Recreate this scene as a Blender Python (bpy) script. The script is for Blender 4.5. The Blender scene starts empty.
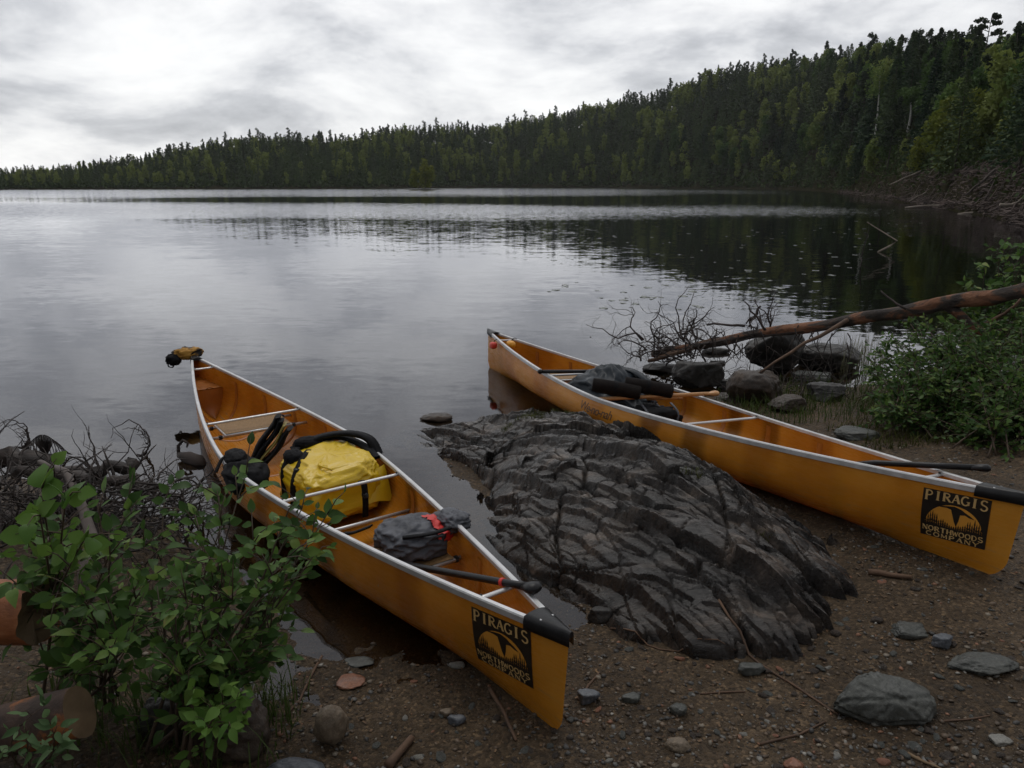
import bpy, math, random
import numpy as np
from mathutils import Vector, Matrix, noise as mn
random.seed(7); rng=np.random.RandomState(7)
C=bpy.context.scene.collection
# ---------------------------------------------------------------- camera numbers
F=738.79; PT=math.radians(15.1459); CH=1.97
def ray(px,py):
    x=(px-512)/F; y=(384-py)/F
    return np.array([x,math.cos(PT)+y*math.sin(PT),-math.sin(PT)+y*math.cos(PT)])
def at(px,py,z=0.0):
    d=ray(px,py); t=(z-CH)/d[2]; return Vector((d[0]*t,d[1]*t,z))
def atY(px,py,Y):
    d=ray(px,py); t=Y/d[1]; return Vector((d[0]*t,Y,CH+d[2]*t))
# ---------------------------------------------------------------- noise
_g=rng.rand(256,2)*2-1; _g/=np.linalg.norm(_g,axis=1)[:,None]; _p=rng.permutation(256)
def perlin(x,y):
    x=np.asarray(x,float);y=np.asarray(y,float)
    xi=np.floor(x).astype(int);yi=np.floor(y).astype(int);xf=x-xi;yf=y-yi
    u=xf*xf*xf*(xf*(xf*6-15)+10);v=yf*yf*yf*(yf*(yf*6-15)+10)
    def gr(a,b,dx,dy):
        g=_g[_p[(_p[a&255]+b)&255]]; return g[...,0]*dx+g[...,1]*dy
    n0=gr(xi,yi,xf,yf)*(1-u)+gr(xi+1,yi,xf-1,yf)*u
    n1=gr(xi,yi+1,xf,yf-1)*(1-u)+gr(xi+1,yi+1,xf-1,yf-1)*u
    return (n0*(1-v)+n1*v)*1.5
def fbm(x,y,o=4,l=2.03,g=.5):
    s=0;a=1;t=0
    for i in range(o): s=s+a*perlin(x+i*17.3,y-i*9.1);t+=a;a*=g;x=x*l;y=y*l
    return s/t
def sst(a,b,x):
    t=np.clip((np.asarray(x,float)-a)/(b-a),0,1); return t*t*(3-2*t)
def cells(x,y,seed,tilt=1.0):
    """voronoi facets: each cell an offset and a tilt"""
    r=np.random.RandomState(seed); T=r.rand(64,64,5)
    xi=np.floor(x).astype(int);yi=np.floor(y).astype(int)
    best=np.full(x.shape,1e9);val=np.zeros(x.shape)
    for a in(-1,0,1):
        for b in(-1,0,1):
            q=T[(xi+a)%64,(yi+b)%64]; dx=x-(xi+a+q[...,0]);dy=y-(yi+b+q[...,1]); d=dx*dx+dy*dy
            m=d<best; best=np.where(m,d,best)
            val=np.where(m,q[...,2]-.5+tilt*((q[...,3]-.5)*dx+(q[...,4]-.5)*dy),val)
    return val
# ---------------------------------------------------------------- materials
def newmat(name):
    m=bpy.data.materials.new(name); m.use_nodes=True; nt=m.node_tree
    for n in list(nt.nodes): nt.nodes.remove(n)
    out=nt.nodes.new('ShaderNodeOutputMaterial'); return m,nt,out
def N(nt,t,**k):
    n=nt.nodes.new(t)
    for a,b in k.items():
        if a.startswith('i_'):
            n.inputs[a[2:].replace('_',' ')].default_value=b
        else: setattr(n,a,b)
    return n
def ramp(nt,stops):
    r=nt.nodes.new('ShaderNodeValToRGB'); e=r.color_ramp.elements
    while len(e)>1: e.remove(e[-1])
    e[0].position=stops[0][0]; e[0].color=(*stops[0][1],1)
    for p,c in stops[1:]:
        x=e.new(p); x.color=(*c,1)
    return r
def c3(c): return tuple(c) if hasattr(c,'__len__') else (c,c,c)
MATS={}
def mat(name,stops,scale=5,rough=.6,bump=.0,bscale=None,metal=0,coat=0,coord='Object',stretch=(1,1,1),detail=6,spec=.5,rvar=0,trans=0,sheen=0,randomise=0,distort=0):
    if name in MATS: return MATS[name]
    m,nt,out=newmat(name); L=nt.links.new
    b=N(nt,'ShaderNodeBsdfPrincipled'); L(b.outputs[0],out.inputs[0])
    tc=N(nt,'ShaderNodeTexCoord'); mp=N(nt,'ShaderNodeMapping'); mp.inputs['Scale'].default_value=stretch
    L(tc.outputs[coord],mp.inputs[0])
    n=N(nt,'ShaderNodeTexNoise'); n.inputs['Scale'].default_value=scale; n.inputs['Detail'].default_value=detail; n.inputs['Roughness'].default_value=.6
    n.inputs['Distortion'].default_value=distort
    L(mp.outputs[0],n.inputs['Vector'])
    r=ramp(nt,stops); fac=n.outputs[0]
    if randomise:
        oi=N(nt,'ShaderNodeObjectInfo'); a=N(nt,'ShaderNodeMath',operation='MULTIPLY_ADD'); a.inputs[1].default_value=randomise; L(oi.outputs['Random'],a.inputs[0]); L(fac,a.inputs[2])
        s=N(nt,'ShaderNodeMath',operation='SUBTRACT'); s.inputs[1].default_value=randomise*.5; L(a.outputs[0],s.inputs[0]); fac=s.outputs[0]
    L(fac,r.inputs[0]); L(r.outputs[0],b.inputs['Base Color'])
    b.inputs['Roughness'].default_value=rough; b.inputs['Metallic'].default_value=metal
    b.inputs['Coat Weight'].default_value=coat; b.inputs['Coat Roughness'].default_value=.15
    b.inputs['Specular IOR Level'].default_value=spec
    b.inputs['Sheen Weight'].default_value=sheen
    if rvar:
        q=N(nt,'ShaderNodeMapRange'); q.inputs[1].default_value=.35;q.inputs[2].default_value=.65;q.inputs[3].default_value=max(0.02,rough-rvar);q.inputs[4].default_value=min(1,rough+rvar)
        n3=N(nt,'ShaderNodeTexNoise'); n3.inputs['Scale'].default_value=scale*2.3; n3.inputs['Detail'].default_value=4; L(mp.outputs[0],n3.inputs['Vector']); L(n3.outputs[0],q.inputs[0]); L(q.outputs[0],b.inputs['Roughness'])
    if bump:
        n2=N(nt,'ShaderNodeTexNoise'); n2.inputs['Scale'].default_value=bscale or scale*4; n2.inputs['Detail'].default_value=8; n2.inputs['Roughness'].default_value=.65
        L(mp.outputs[0],n2.inputs['Vector'])
        bp=N(nt,'ShaderNodeBump'); bp.inputs['Strength'].default_value=1; bp.inputs['Distance'].default_value=bump
        L(n2.outputs[0],bp.inputs['Height']); L(bp.outputs[0],b.inputs['Normal'])
    if trans:
        t=N(nt,'ShaderNodeBsdfTranslucent'); L(r.outputs[0],t.inputs[0]); mx=N(nt,'ShaderNodeMixShader'); mx.inputs[0].default_value=trans
        L(b.outputs[0],mx.inputs[1]); L(t.outputs[0],mx.inputs[2]); L(mx.outputs[0],out.inputs[0])
    MATS[name]=m; return m
def two(name,a,b,**k): return mat(name,[(.35,c3(a)),(.65,c3(b))],**k)
# ---------------------------------------------------------------- mesh helpers
class MB:
    def __init__(s): s.v=[]; s.f=[]
    def add(s,v,f):
        o=len(s.v); s.v+= [tuple(p) for p in v]; s.f+=[tuple(i+o for i in q) for q in f]
    def box(s,c,d,R=None,bev=0):
        c=Vector(c);hx,hy,hz=[x/2 for x in d]
        if bev:
            v=[];b=min(bev,hx*.9,hy*.9,hz*.9)
            import itertools
            P={}
            for sx in(-1,1):
                for sy in(-1,1):
                    for sz in(-1,1):
                        for ax in range(3):
                            q=[sx*(hx-b),sy*(hy-b),sz*(hz-b)]; q[ax]+=(sx,sy,sz)[ax]*b
                            P[(sx,sy,sz,ax)]=len(v); v.append(Vector(q))
            f=[]
            for ax in range(3):
                o=[i for i in range(3) if i!=ax]
                for sg in(-1,1):
                    loop=[]
                    for a,bb in((-1,-1),(1,-1),(1,1),(-1,1)):
                        t=[0,0,0]; t[ax]=sg;t[o[0]]=a;t[o[1]]=bb; loop.append(P[(*t,ax)])
                    f.append(loop)
            for ax in range(3):
                o=[i for i in range(3) if i!=ax]
                for a in(-1,1):
                    for bb in(-1,1):
                        t=[0,0,0];t[o[0]]=a;t[o[1]]=bb;t[ax]=-1;u=t[:];u[ax]=1
                        f.append([P[(*t,o[0])],P[(*u,o[0])],P[(*u,o[1])],P[(*t,o[1])]])
            for k in itertools.product((-1,1),repeat=3): f.append([P[(*k,0)],P[(*k,1)],P[(*k,2)]])
        else:
            v=[Vector((x,y,z)) for x in(-hx,hx) for y in(-hy,hy) for z in(-hz,hz)]
            f=[(0,1,3,2),(4,6,7,5),(0,4,5,1),(2,3,7,6),(0,2,6,4),(1,5,7,3)]
        if R is not None: v=[R@p for p in v]
        s.add([p+c for p in v],f)
    def tube(s,pts,r,n=8,flat=1.0,cap=True,up=None,jag=0):
        pts=[Vector(p) for p in pts]; m=len(pts)
        if not hasattr(r,'__len__'): r=[r]*m
        t0=(pts[1]-pts[0]).normalized(); u=Vector(up) if up is not None else (Vector((0,0,1)) if abs(t0.z)<.9 else Vector((1,0,0)))
        u=(u-t0*u.dot(t0)).normalized(); v=[]
        for i in range(m):
            t=(pts[min(i+1,m-1)]-pts[max(i-1,0)]); 
            if t.length<1e-9: t=t0
            t=t.normalized()
            u=(u-t*u.dot(t)); u=u.normalized() if u.length>1e-6 else t.orthogonal().normalized()
            w=t.cross(u)
            for k in range(n):
                a=2*math.pi*k/n; rr=r[i]*(1+(random.uniform(-jag,jag) if jag else 0))
                v.append(pts[i]+u*math.sin(a)*rr*flat+w*math.cos(a)*rr)
        f=[(i*n+k,i*n+(k+1)%n,(i+1)*n+(k+1)%n,(i+1)*n+k) for i in range(m-1) for k in range(n)]
        if cap: f+=[tuple(range(n))[::-1],tuple((m-1)*n+k for k in range(n))]
        s.add(v,f)
    def grid(s,P,close_u=False,close_v=False):
        P=np.asarray(P); a,b=P.shape[:2]; v=P.reshape(-1,3); f=[]
        for i in range(a if close_u else a-1):
            for j in range(b if close_v else b-1):
                f.append((i*b+j,((i+1)%a)*b+j,((i+1)%a)*b+(j+1)%b,i*b+(j+1)%b))
        s.add(v,f)
    def build(s,name,m,parent=None,loc=None,smooth=True,rot=None):
        me=bpy.data.meshes.new(name); me.from_pydata(s.v,[],s.f); me.update()
        me.materials.append(m)
        if smooth: me.polygons.foreach_set('use_smooth',[True]*len(me.polygons))
        o=bpy.data.objects.new(name,me); C.objects.link(o)
        if parent: o.parent=parent
        if loc is not None: o.location=loc
        if rot is not None: o.rotation_euler=rot
        return o
def npmesh(name,V,Fc,m,parent=None,smooth=True):
    """V (n,3) array, Fc (k,3|4) array"""
    me=bpy.data.meshes.new(name); V=np.asarray(V,np.float32); Fc=np.asarray(Fc,np.int32); k=Fc.shape[1]
    me.vertices.add(len(V)); me.vertices.foreach_set('co',V.ravel())
    me.loops.add(Fc.size); me.loops.foreach_set('vertex_index',Fc.ravel())
    me.polygons.add(len(Fc)); me.polygons.foreach_set('loop_start',np.arange(0,Fc.size,k,dtype=np.int32)); me.polygons.foreach_set('loop_total',np.full(len(Fc),k,np.int32))
    if smooth: me.polygons.foreach_set('use_smooth',np.ones(len(Fc),bool))
    me.update(calc_edges=True); me.validate(); me.materials.append(m)
    o=bpy.data.objects.new(name,me); C.objects.link(o)
    if parent: o.parent=parent
    return o
def tag(o,label=None,cat=None,group=None,kind=None):
    if label: o['label']=label
    if cat: o['category']=cat
    if group: o['group']=group
    if kind: o['kind']=kind
    return o
def empty(name,loc=(0,0,0),rot=(0,0,0)):
    o=bpy.data.objects.new(name,None); C.objects.link(o); o.location=loc; o.rotation_euler=rot; o.empty_display_size=.1; return o
KIDS={}
def kids(o):
    return [c for c in o.children]
def copy_tree(o,parent=None,children=None):
    c=o.copy(); C.objects.link(c); c.parent=parent
    for ch in (children if children is not None else kids(o)): copy_tree(ch,c)
    return c
# ================================================================ TERRAIN
SHORE=np.array([(-60,7.5),(-9,5.6),(-3.6,4.85),(-2.7,4.5),(-1.9,3.95),(-1.3,3.25),(-.95,2.80),(-.78,2.70),(-.5,2.95),(.0,3.08),(.28,2.96),(.42,2.98),(.3,3.5),(.0,4.2),(-.45,5.0),(-.5,5.4),(-.2,5.6),(.4,5.6),
  (1.06,5.95),(1.5,6.4),(1.9,6.8),(2.4,7.15),(3.2,7.3),(4.2,7.35),(5.4,7.4),(7,7.7),(9,8.6),(14,10),(60,14),(60,-60),(-60,-60)],float)
def sdist(x,y):
    x=np.asarray(x,float);y=np.asarray(y,float)
    d=np.full(x.shape,1e9);ins=np.zeros(x.shape,bool)
    n=len(SHORE)
    for i in range(n):
        ax,ay=SHORE[i];bx,by=SHORE[(i+1)%n];ex,ey=bx-ax,by-ay
        t=np.clip(((x-ax)*ex+(y-ay)*ey)/(ex*ex+ey*ey),0,1)
        d=np.minimum(d,np.hypot(x-ax-ex*t,y-ay-ey*t))
        c=((ay>y)!=(by>y)); 
        with np.errstate(divide='ignore',invalid='ignore'):
            xx=(bx-ax)*(y-ay)/(by-ay+1e-12)+ax
        ins^=(c&(x<xx))
    return np.where(ins,d,-d)
PXK=np.array([-900,-500,-200,0,380,420,500,600,660,700,780,820,845,870,900,940,1000,1030,1100,1300,1700],float)
DSK=np.array([300,300,300,325,335,390,420,400,350,330,290,230,165,122,95,72,54,44,32,26,24],float)
SKX=np.array([-900,-100,0,30,60,85,130,200,260,300,350,390,500,512,562,612,652,682,702,727,757,782,812,842,862,902,927,962,1012,1100,1700],float)
SKY=np.array([176,174,171,166,165,162.5,155,142,132,134,134,126,126,120,112,102,95,85,74,70,64,63,55,50,47,45,43,41,36,24,24],float)
def far_h(x,y):
    r=np.hypot(x,y)+1e-6; th=np.arctan2(x,np.maximum(y,1e-3)); th=np.where(y<0,np.sign(x)*1.5,th)
    px=512+np.tan(np.clip(th,-1.15,1.0))*765.6
    wob=perlin(px/23.0,px*0+3.3)*.04+perlin(px/7.0,px*0+9.3)*.015
    ds=np.interp(px,PXK,DSK)*(1+wob); dep=np.interp(px,[780,860],[120.,95.]); dr=ds+dep
    Ht=np.interp(px,[0,100,250,840,870],[7,9,13,15,14])
    cth=np.cos(np.arctan((np.clip(px,-300,1200)-512)/765.6)); zr=np.maximum((185-np.interp(px,SKX,SKY))/765.6*dr*cth+2-Ht-3,1.2)
    d=r-ds
    z=zr*sst(0,1,d/dep)**.85
    z=z+(.8+1.5*sst(840,900,px))*sst(0,9,d)
    z=z+2.5*fbm(x/25,y/25,3)*sst(5,40,d)
    # beyond the ridge stays level
    z=np.where(d<0,np.maximum(-3,d*.08),z)
    return z
def near_h(x,y):
    s=sdist(x,y)
    sl=.028+.055*sst(-.2,1.6,x)+.10*sst(-1.0,-2.6,x)
    z=np.where(s>0,sl*s+.22*np.maximum(s-2.2,0)*sst(2.2,4,s),np.maximum(s*.16,-3))
    z=z+.035*np.exp(-((x-2.25)**2+(y-3.15)**2)/.25)
    z=np.minimum(z,2.2+.05*np.maximum(s,0))
    # trodden flat where the photographer stands
    w=np.exp(-((x)**2+(y-.1)**2)/1.1); z=z*(1-w)+.25*w
    bm=np.where(s>-1,1,0)*sst(-1.,.3,s)
    z=z+bm*(.030*fbm(x*1.3,y*1.3,4)+.010*fbm(x*9,y*9,3))
    return z
def gh_(x,y):
    x=np.asarray(x,float);y=np.asarray(y,float)
    n=near_h(x,y); f=far_h(x,y); r=np.hypot(x,y)
    return np.where(r<20,n,np.maximum(n,f))
def gz(x,y): return float(gh_(np.array([x]),np.array([y]))[0])
def terrain():
    ths=np.concatenate([np.radians(np.linspace(-180,-46,50))[:-1],np.radians(np.linspace(-46,46,460)),np.radians(np.linspace(46,180,50))[1:-1]])
    rs=np.concatenate([np.linspace(.05,1.7,14)[:-1],np.linspace(1.7,4.5,230)[:-1],np.linspace(4.5,9.5,160)[:-1],9.5*np.exp(np.linspace(0,math.log(1500/9.5),230))])
    R,T=np.meshgrid(rs,ths,indexing='ij'); X=R*np.sin(T);Y=R*np.cos(T); Z=gh_(X,Y)
    V=np.stack([X,Y,Z],-1).reshape(-1,3); a,b=R.shape
    i,j=np.meshgrid(np.arange(a-1),np.arange(b),indexing='ij'); jn=(j+1)%b
    Fc=np.stack([i*b+j,i*b+jn,(i+1)*b+jn,(i+1)*b+j],-1).reshape(-1,4)[:,::-1]
    V=np.vstack([V,[[0,0,float(gh_(np.array([0.]),np.array([0.]))[0])]]])
    c=len(V)-1
    o=npmesh('ground',V,Fc,ground_mat()); tag(o,kind='structure'); 
    o['label']='brown wet gravel and sand shore rising to wooded hills'
def ground_mat():
    m,nt,out=newmat('wet_gravel_sand'); L=nt.links.new
    b=N(nt,'ShaderNodeBsdfPrincipled'); L(b.outputs[0],out.inputs[0])
    g=N(nt,'ShaderNodeNewGeometry')
    def noise(sc,det=6,ro=.6):
        n=N(nt,'ShaderNodeTexNoise'); n.inputs['Scale'].default_value=sc;n.inputs['Detail'].default_value=det;n.inputs['Roughness'].default_value=ro;L(g.outputs['Position'],n.inputs['Vector']); return n
    n1=noise(1.6); n2=noise(26,8,.7)
    r1=ramp(nt,[(.3,(.030,.021,.013)),(.5,(.070,.049,.030)),(.7,(.14,.10,.064))])
    add=N(nt,'ShaderNodeMath',operation='MULTIPLY_ADD'); add.inputs[1].default_value=.55; L(n1.outputs[0],add.inputs[0])
    m2=N(nt,'ShaderNodeMath',operation='MULTIPLY'); m2.inputs[1].default_value=.45; L(n2.outputs[0],m2.inputs[0]); L(m2.outputs[0],add.inputs[2]); L(add.outputs[0],r1.inputs[0])
    vo=N(nt,'ShaderNodeTexVoronoi'); vo.inputs['Scale'].default_value=85; L(g.outputs['Position'],vo.inputs['Vector'])
    rv=ramp(nt,[(0,(.35,.35,.35)),(.5,(1,.95,.85)),(.85,(1.2,1.2,1.25)),(1,(2.4,2.3,2.1))]); sp=N(nt,'ShaderNodeSeparateColor'); L(vo.outputs['Color'],sp.inputs[0]); L(sp.outputs[0],rv.inputs[0])
    mx=N(nt,'ShaderNodeMix',data_type='RGBA',blend_type='MULTIPLY'); mx.inputs[0].default_value=.75; L(r1.outputs[0],mx.inputs[6]); L(rv.outputs[0],mx.inputs[7])
    # far and high: forest floor, trees' shade put into its colour ; below water: silt
    sx=N(nt,'ShaderNodeSeparateXYZ'); L(g.outputs['Position'],sx.inputs[0])
    mr=N(nt,'ShaderNodeMapRange'); mr.inputs[1].default_value=12;mr.inputs[2].default_value=30; L(sx.outputs[1],mr.inputs[0])
    mf=N(nt,'ShaderNodeMix',data_type='RGBA'); L(mr.outputs[0],mf.inputs[0]); L(mx.outputs[2],mf.inputs[6])
    rf=ramp(nt,[(.35,(.014,.013,.008)),(.6,(.03,.027,.016))]); nf=noise(.6); L(nf.outputs[0],rf.inputs[0]); L(rf.outputs[0],mf.inputs[7])
    ms=N(nt,'ShaderNodeMapRange'); ms.inputs[1].default_value=-.02;ms.inputs[2].default_value=-.35; L(sx.outputs[2],ms.inputs[0])
    md=N(nt,'ShaderNodeMix',data_type='RGBA'); L(ms.outputs[0],md.inputs[0]); L(mf.outputs[2],md.inputs[6]); md.inputs[7].default_value=(.012,.010,.007,1)
    L(md.outputs[2],b.inputs['Base Color'])
    rr=N(nt,'ShaderNodeMapRange'); rr.inputs[1].default_value=.35;rr.inputs[2].default_value=.65;rr.inputs[3].default_value=.45;rr.inputs[4].default_value=.85; L(n2.outputs[0],rr.inputs[0]); L(rr.outputs[0],b.inputs['Roughness'])
    b.inputs['Specular IOR Level'].default_value=.2; sq=N(nt,'ShaderNodeMapRange'); sq.inputs[1].default_value=8;sq.inputs[2].default_value=25;sq.inputs[3].default_value=.22;sq.inputs[4].default_value=0; L(sx.outputs[1],sq.inputs[0]); L(sq.outputs[0],b.inputs['Specular IOR Level'])
    nb=noise(110,6,.75); bp=N(nt,'ShaderNodeBump'); bp.inputs['Distance'].default_value=.010; L(nb.outputs[0],bp.inputs['Height'])
    vd=N(nt,'ShaderNodeBump'); vd.inputs['Distance'].default_value=.004; vd.invert=True; L(vo.outputs['Distance'],vd.inputs['Height']); L(bp.outputs[0],vd.inputs['Normal']); L(vd.outputs[0],b.inputs['Normal'])
    return m
terrain()
# ================================================================ WATER
def water():
    m,nt,out=newmat('lake_water'); L=nt.links.new
    g=N(nt,'ShaderNodeNewGeometry'); sx=N(nt,'ShaderNodeSeparateXYZ'); L(g.outputs['Position'],sx.inputs[0])
    def layer(scale,stretch,det=3,ro=.5):
        mp=N(nt,'ShaderNodeMapping'); mp.inputs['Scale'].default_value=stretch; L(g.outputs['Position'],mp.inputs[0])
        n=N(nt,'ShaderNodeTexNoise'); n.inputs['Scale'].default_value=scale; n.inputs['Detail'].default_value=det; n.inputs['Roughness'].default_value=ro; L(mp.outputs[0],n.inputs['Vector'])
        s=N(nt,'ShaderNodeVectorMath',operation='SUBTRACT'); s.inputs[1].default_value=(.5,.5,.5); L(n.outputs['Color'],s.inputs[0]); return s.outputs[0]
    def scl(v,a):
        s=N(nt,'ShaderNodeVectorMath',operation='SCALE'); L(v,s.inputs[0])
        if isinstance(a,(int,float)): s.inputs['Scale'].default_value=a
        else: L(a,s.inputs['Scale'])
        return s.outputs[0]
    fine=layer(9,(.6,1.3,1)); mid=layer(1.5,(.6,1.3,1)); big=layer(.22,(.5,1.2,1))
    # ruffled bands: mask from log distance and slow noise
    lg=N(nt,'ShaderNodeMath',operation='LOGARITHM'); lg.inputs[1].default_value=10
    mxy=N(nt,'ShaderNodeMath',operation='MAXIMUM'); mxy.inputs[1].default_value=1; L(sx.outputs[1],mxy.inputs[0]); L(mxy.outputs[0],lg.inputs[0])
    wn=N(nt,'ShaderNodeTexNoise'); wn.inputs['Scale'].default_value=.02; wn.inputs['Detail'].default_value=4; L(g.outputs['Position'],wn.inputs['Vector'])
    a=N(nt,'ShaderNodeMath',operation='MULTIPLY_ADD'); a.inputs[1].default_value=.26; L(wn.outputs[0],a.inputs[0]); L(lg.outputs[0],a.inputs[2])
    # log10 distance shifted by .15 on average
    def band(c0,c1,c2,c3_):
        r=ramp(nt,[(0,(0,0,0)),(1,(0,0,0))]); return r
    mr=N(nt,'ShaderNodeMapRange'); mr.inputs[1].default_value=.5; mr.inputs[2].default_value=3.0; L(a.outputs[0],mr.inputs[0])
    def P(d): return (math.log10(d)+.13-.5)/2.5
    r=ramp(nt,[(0,(.05,)*3),(P(20),(.05,)*3),(P(30),(.07,)*3),(P(42),(.10,)*3),(P(54),(.5,)*3),(P(62),(.6,)*3),(P(84),(.08,)*3),(P(110),(.10,)*3),(P(170),(.6,)*3),(P(230),(.9,)*3),(1,(.9,)*3)])
    L(mr.outputs[0],r.inputs[0]); k=r.outputs[0]
    # second mask: left part is ruffled more (breeze), right cove calm
    v=N(nt,'ShaderNodeVectorMath',operation='ADD'); L(scl(fine,.026),v.inputs[0]); L(scl(mid,.03),v.inputs[1])
    v2=N(nt,'ShaderNodeVectorMath',operation='ADD'); L(v.outputs[0],v2.inputs[0]); L(scl(big,.016),v2.inputs[1])
    kk=N(nt,'ShaderNodeVectorMath',operation='ADD'); 
    f2=layer(4,(.5,1.5,1)); L(v2.outputs[0],kk.inputs[0]); 
    kf=N(nt,'ShaderNodeMath',operation='MULTIPLY'); kf.inputs[1].default_value=1.3; L(k,kf.inputs[0])
    # breeze ripples: their steep faces look south, so they mirror the high bright sky
    ab=N(nt,'ShaderNodeVectorMath',operation='ABSOLUTE'); L(f2,ab.inputs[0]); ng=N(nt,'ShaderNodeVectorMath',operation='MULTIPLY'); ng.inputs[1].default_value=(0.3,-1,0); L(ab.outputs[0],ng.inputs[0]); L(scl(ng.outputs[0],kf.outputs[0]),kk.inputs[1])
    mul=N(nt,'ShaderNodeVectorMath',operation='MULTIPLY'); mul.inputs[1].default_value=(1,1,0); L(kk.outputs[0],mul.inputs[0])
    ad=N(nt,'ShaderNodeVectorMath',operation='ADD'); ad.inputs[1].default_value=(0,0,1); L(mul.outputs[0],ad.inputs[0])
    nm=N(nt,'ShaderNodeVectorMath',operation='NORMALIZE'); L(ad.outputs[0],nm.inputs[0])
    gl=N(nt,'ShaderNodeBsdfGlossy'); gl.inputs['Roughness'].default_value=.03; gl.inputs[0].default_value=(.95,.96,1,1); L(nm.outputs[0],gl.inputs['Normal'])
    fr=N(nt,'ShaderNodeFresnel'); fr.inputs[0].default_value=1.5; L(nm.outputs[0],fr.inputs['Normal'])
    tr=N(nt,'ShaderNodeBsdfTransparent'); tr.inputs[0].default_value=(.55,.48,.36,1)
    mx=N(nt,'ShaderNodeMixShader'); L(fr.outputs[0],mx.inputs[0]); L(tr.outputs[0],mx.inputs[1]); L(gl.outputs[0],mx.inputs[2]); L(mx.outputs[0],out.inputs[0])
    V=[(-1500,1.2,0),(1500,1.2,0),(1500,1500,0),(-1500,1500,0)]
    b=MB(); b.add(V,[(0,1,2,3)]); o=b.build('water',m,smooth=False); tag(o,'calm grey lake water reflecting the clouds and forest',kind='structure')
water()
# ================================================================ WORLD + SUN + CAMERA
def world():
    w=bpy.data.worlds.new('World'); bpy.context.scene.world=w; w.use_nodes=True; nt=w.node_tree; L=nt.links.new
    for n in list(nt.nodes): nt.nodes.remove(n)
    out=N(nt,'ShaderNodeOutputWorld'); bg=N(nt,'ShaderNodeBackground'); bg.inputs[1].default_value=.1; L(bg.outputs[0],out.inputs[0])
    sky=N(nt,'ShaderNodeTexSky',sky_type='NISHITA'); sky.sun_disc=False; sky.sun_elevation=math.radians(SUN_E); sky.sun_rotation=math.radians(SUN_A)
    tc=N(nt,'ShaderNodeTexCoord'); sx=N(nt,'ShaderNodeSeparateXYZ'); L(tc.outputs['Generated'],sx.inputs[0])
    zz=N(nt,'ShaderNodeMath',operation='ABSOLUTE'); L(sx.outputs[2],zz.inputs[0])
    z2=N(nt,'ShaderNodeMath',operation='ADD'); z2.inputs[1].default_value=.34; L(zz.outputs[0],z2.inputs[0])
    dv=N(nt,'ShaderNodeVectorMath',operation='DIVIDE'); L(tc.outputs['Generated'],dv.inputs[0]); cb=N(nt,'ShaderNodeCombineXYZ')
    for i in range(2): L(z2.outputs[0],cb.inputs[i])
    cb.inputs[2].default_value=1; L(cb.outputs[0],dv.inputs[1])
    mp=N(nt,'ShaderNodeMapping'); mp.inputs['Scale'].default_value=(1,1,0); mp.inputs['Location'].default_value=(SKYX,SKYY,0); L(dv.outputs[0],mp.inputs[0])
    n=N(nt,'ShaderNodeTexNoise'); n.inputs['Scale'].default_value=1.9; n.inputs['Detail'].default_value=8; n.inputs['Roughness'].default_value=.60; n.inputs['Distortion'].default_value=.25; L(mp.outputs[0],n.inputs['Vector'])
    r=ramp(nt,[(.32,(2.5,2.55,2.7)),(.42,(3.5,3.55,3.7)),(.50,(4.7,4.72,4.8)),(.58,(5.5,5.5,5.5)),(.70,(6.2,6.2,6.15))]); L(n.outputs[0],r.inputs[0])
    # overcast dimmed overhead in place of unseen trees blocking light, brighter towards the horizon
    mr=N(nt,'ShaderNodeMapRange'); mr.inputs[1].default_value=.0;mr.inputs[2].default_value=.95;mr.inputs[3].default_value=1.22;mr.inputs[4].default_value=.85; L(sx.outputs[2],mr.inputs[0])
    mm=N(nt,'ShaderNodeVectorMath',operation='SCALE'); L(r.outputs[0],mm.inputs[0]); L(mr.outputs[0],mm.inputs['Scale'])
    mx=N(nt,'ShaderNodeMix',data_type='RGBA'); mx.inputs[0].default_value=.95; L(sky.outputs[0],mx.inputs[6]); my=N(nt,'ShaderNodeMapRange'); my.inputs[1].default_value=-.9;my.inputs[2].default_value=.85;my.inputs[3].default_value=.42;my.inputs[4].default_value=1.18; L(sx.outputs[1],my.inputs[0])  # clouds also dimmed behind the camera to deepen the backlit contrast
    m4=N(nt,'ShaderNodeVectorMath',operation='SCALE'); L(mm.outputs[0],m4.inputs[0]); L(my.outputs[0],m4.inputs['Scale']); L(m4.outputs[0],mx.inputs[7])
    L(mx.outputs[2],bg.inputs[0])
SUN_E,SUN_A=66,-15
SKYX,SKYY=1.35,4.2
world()
sd=bpy.data.lights.new('sun','SUN'); sd.energy=.6; sd.angle=math.radians(25); sd.color=(1,.97,.92)
so=bpy.data.objects.new('sun',sd); C.objects.link(so)
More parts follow.
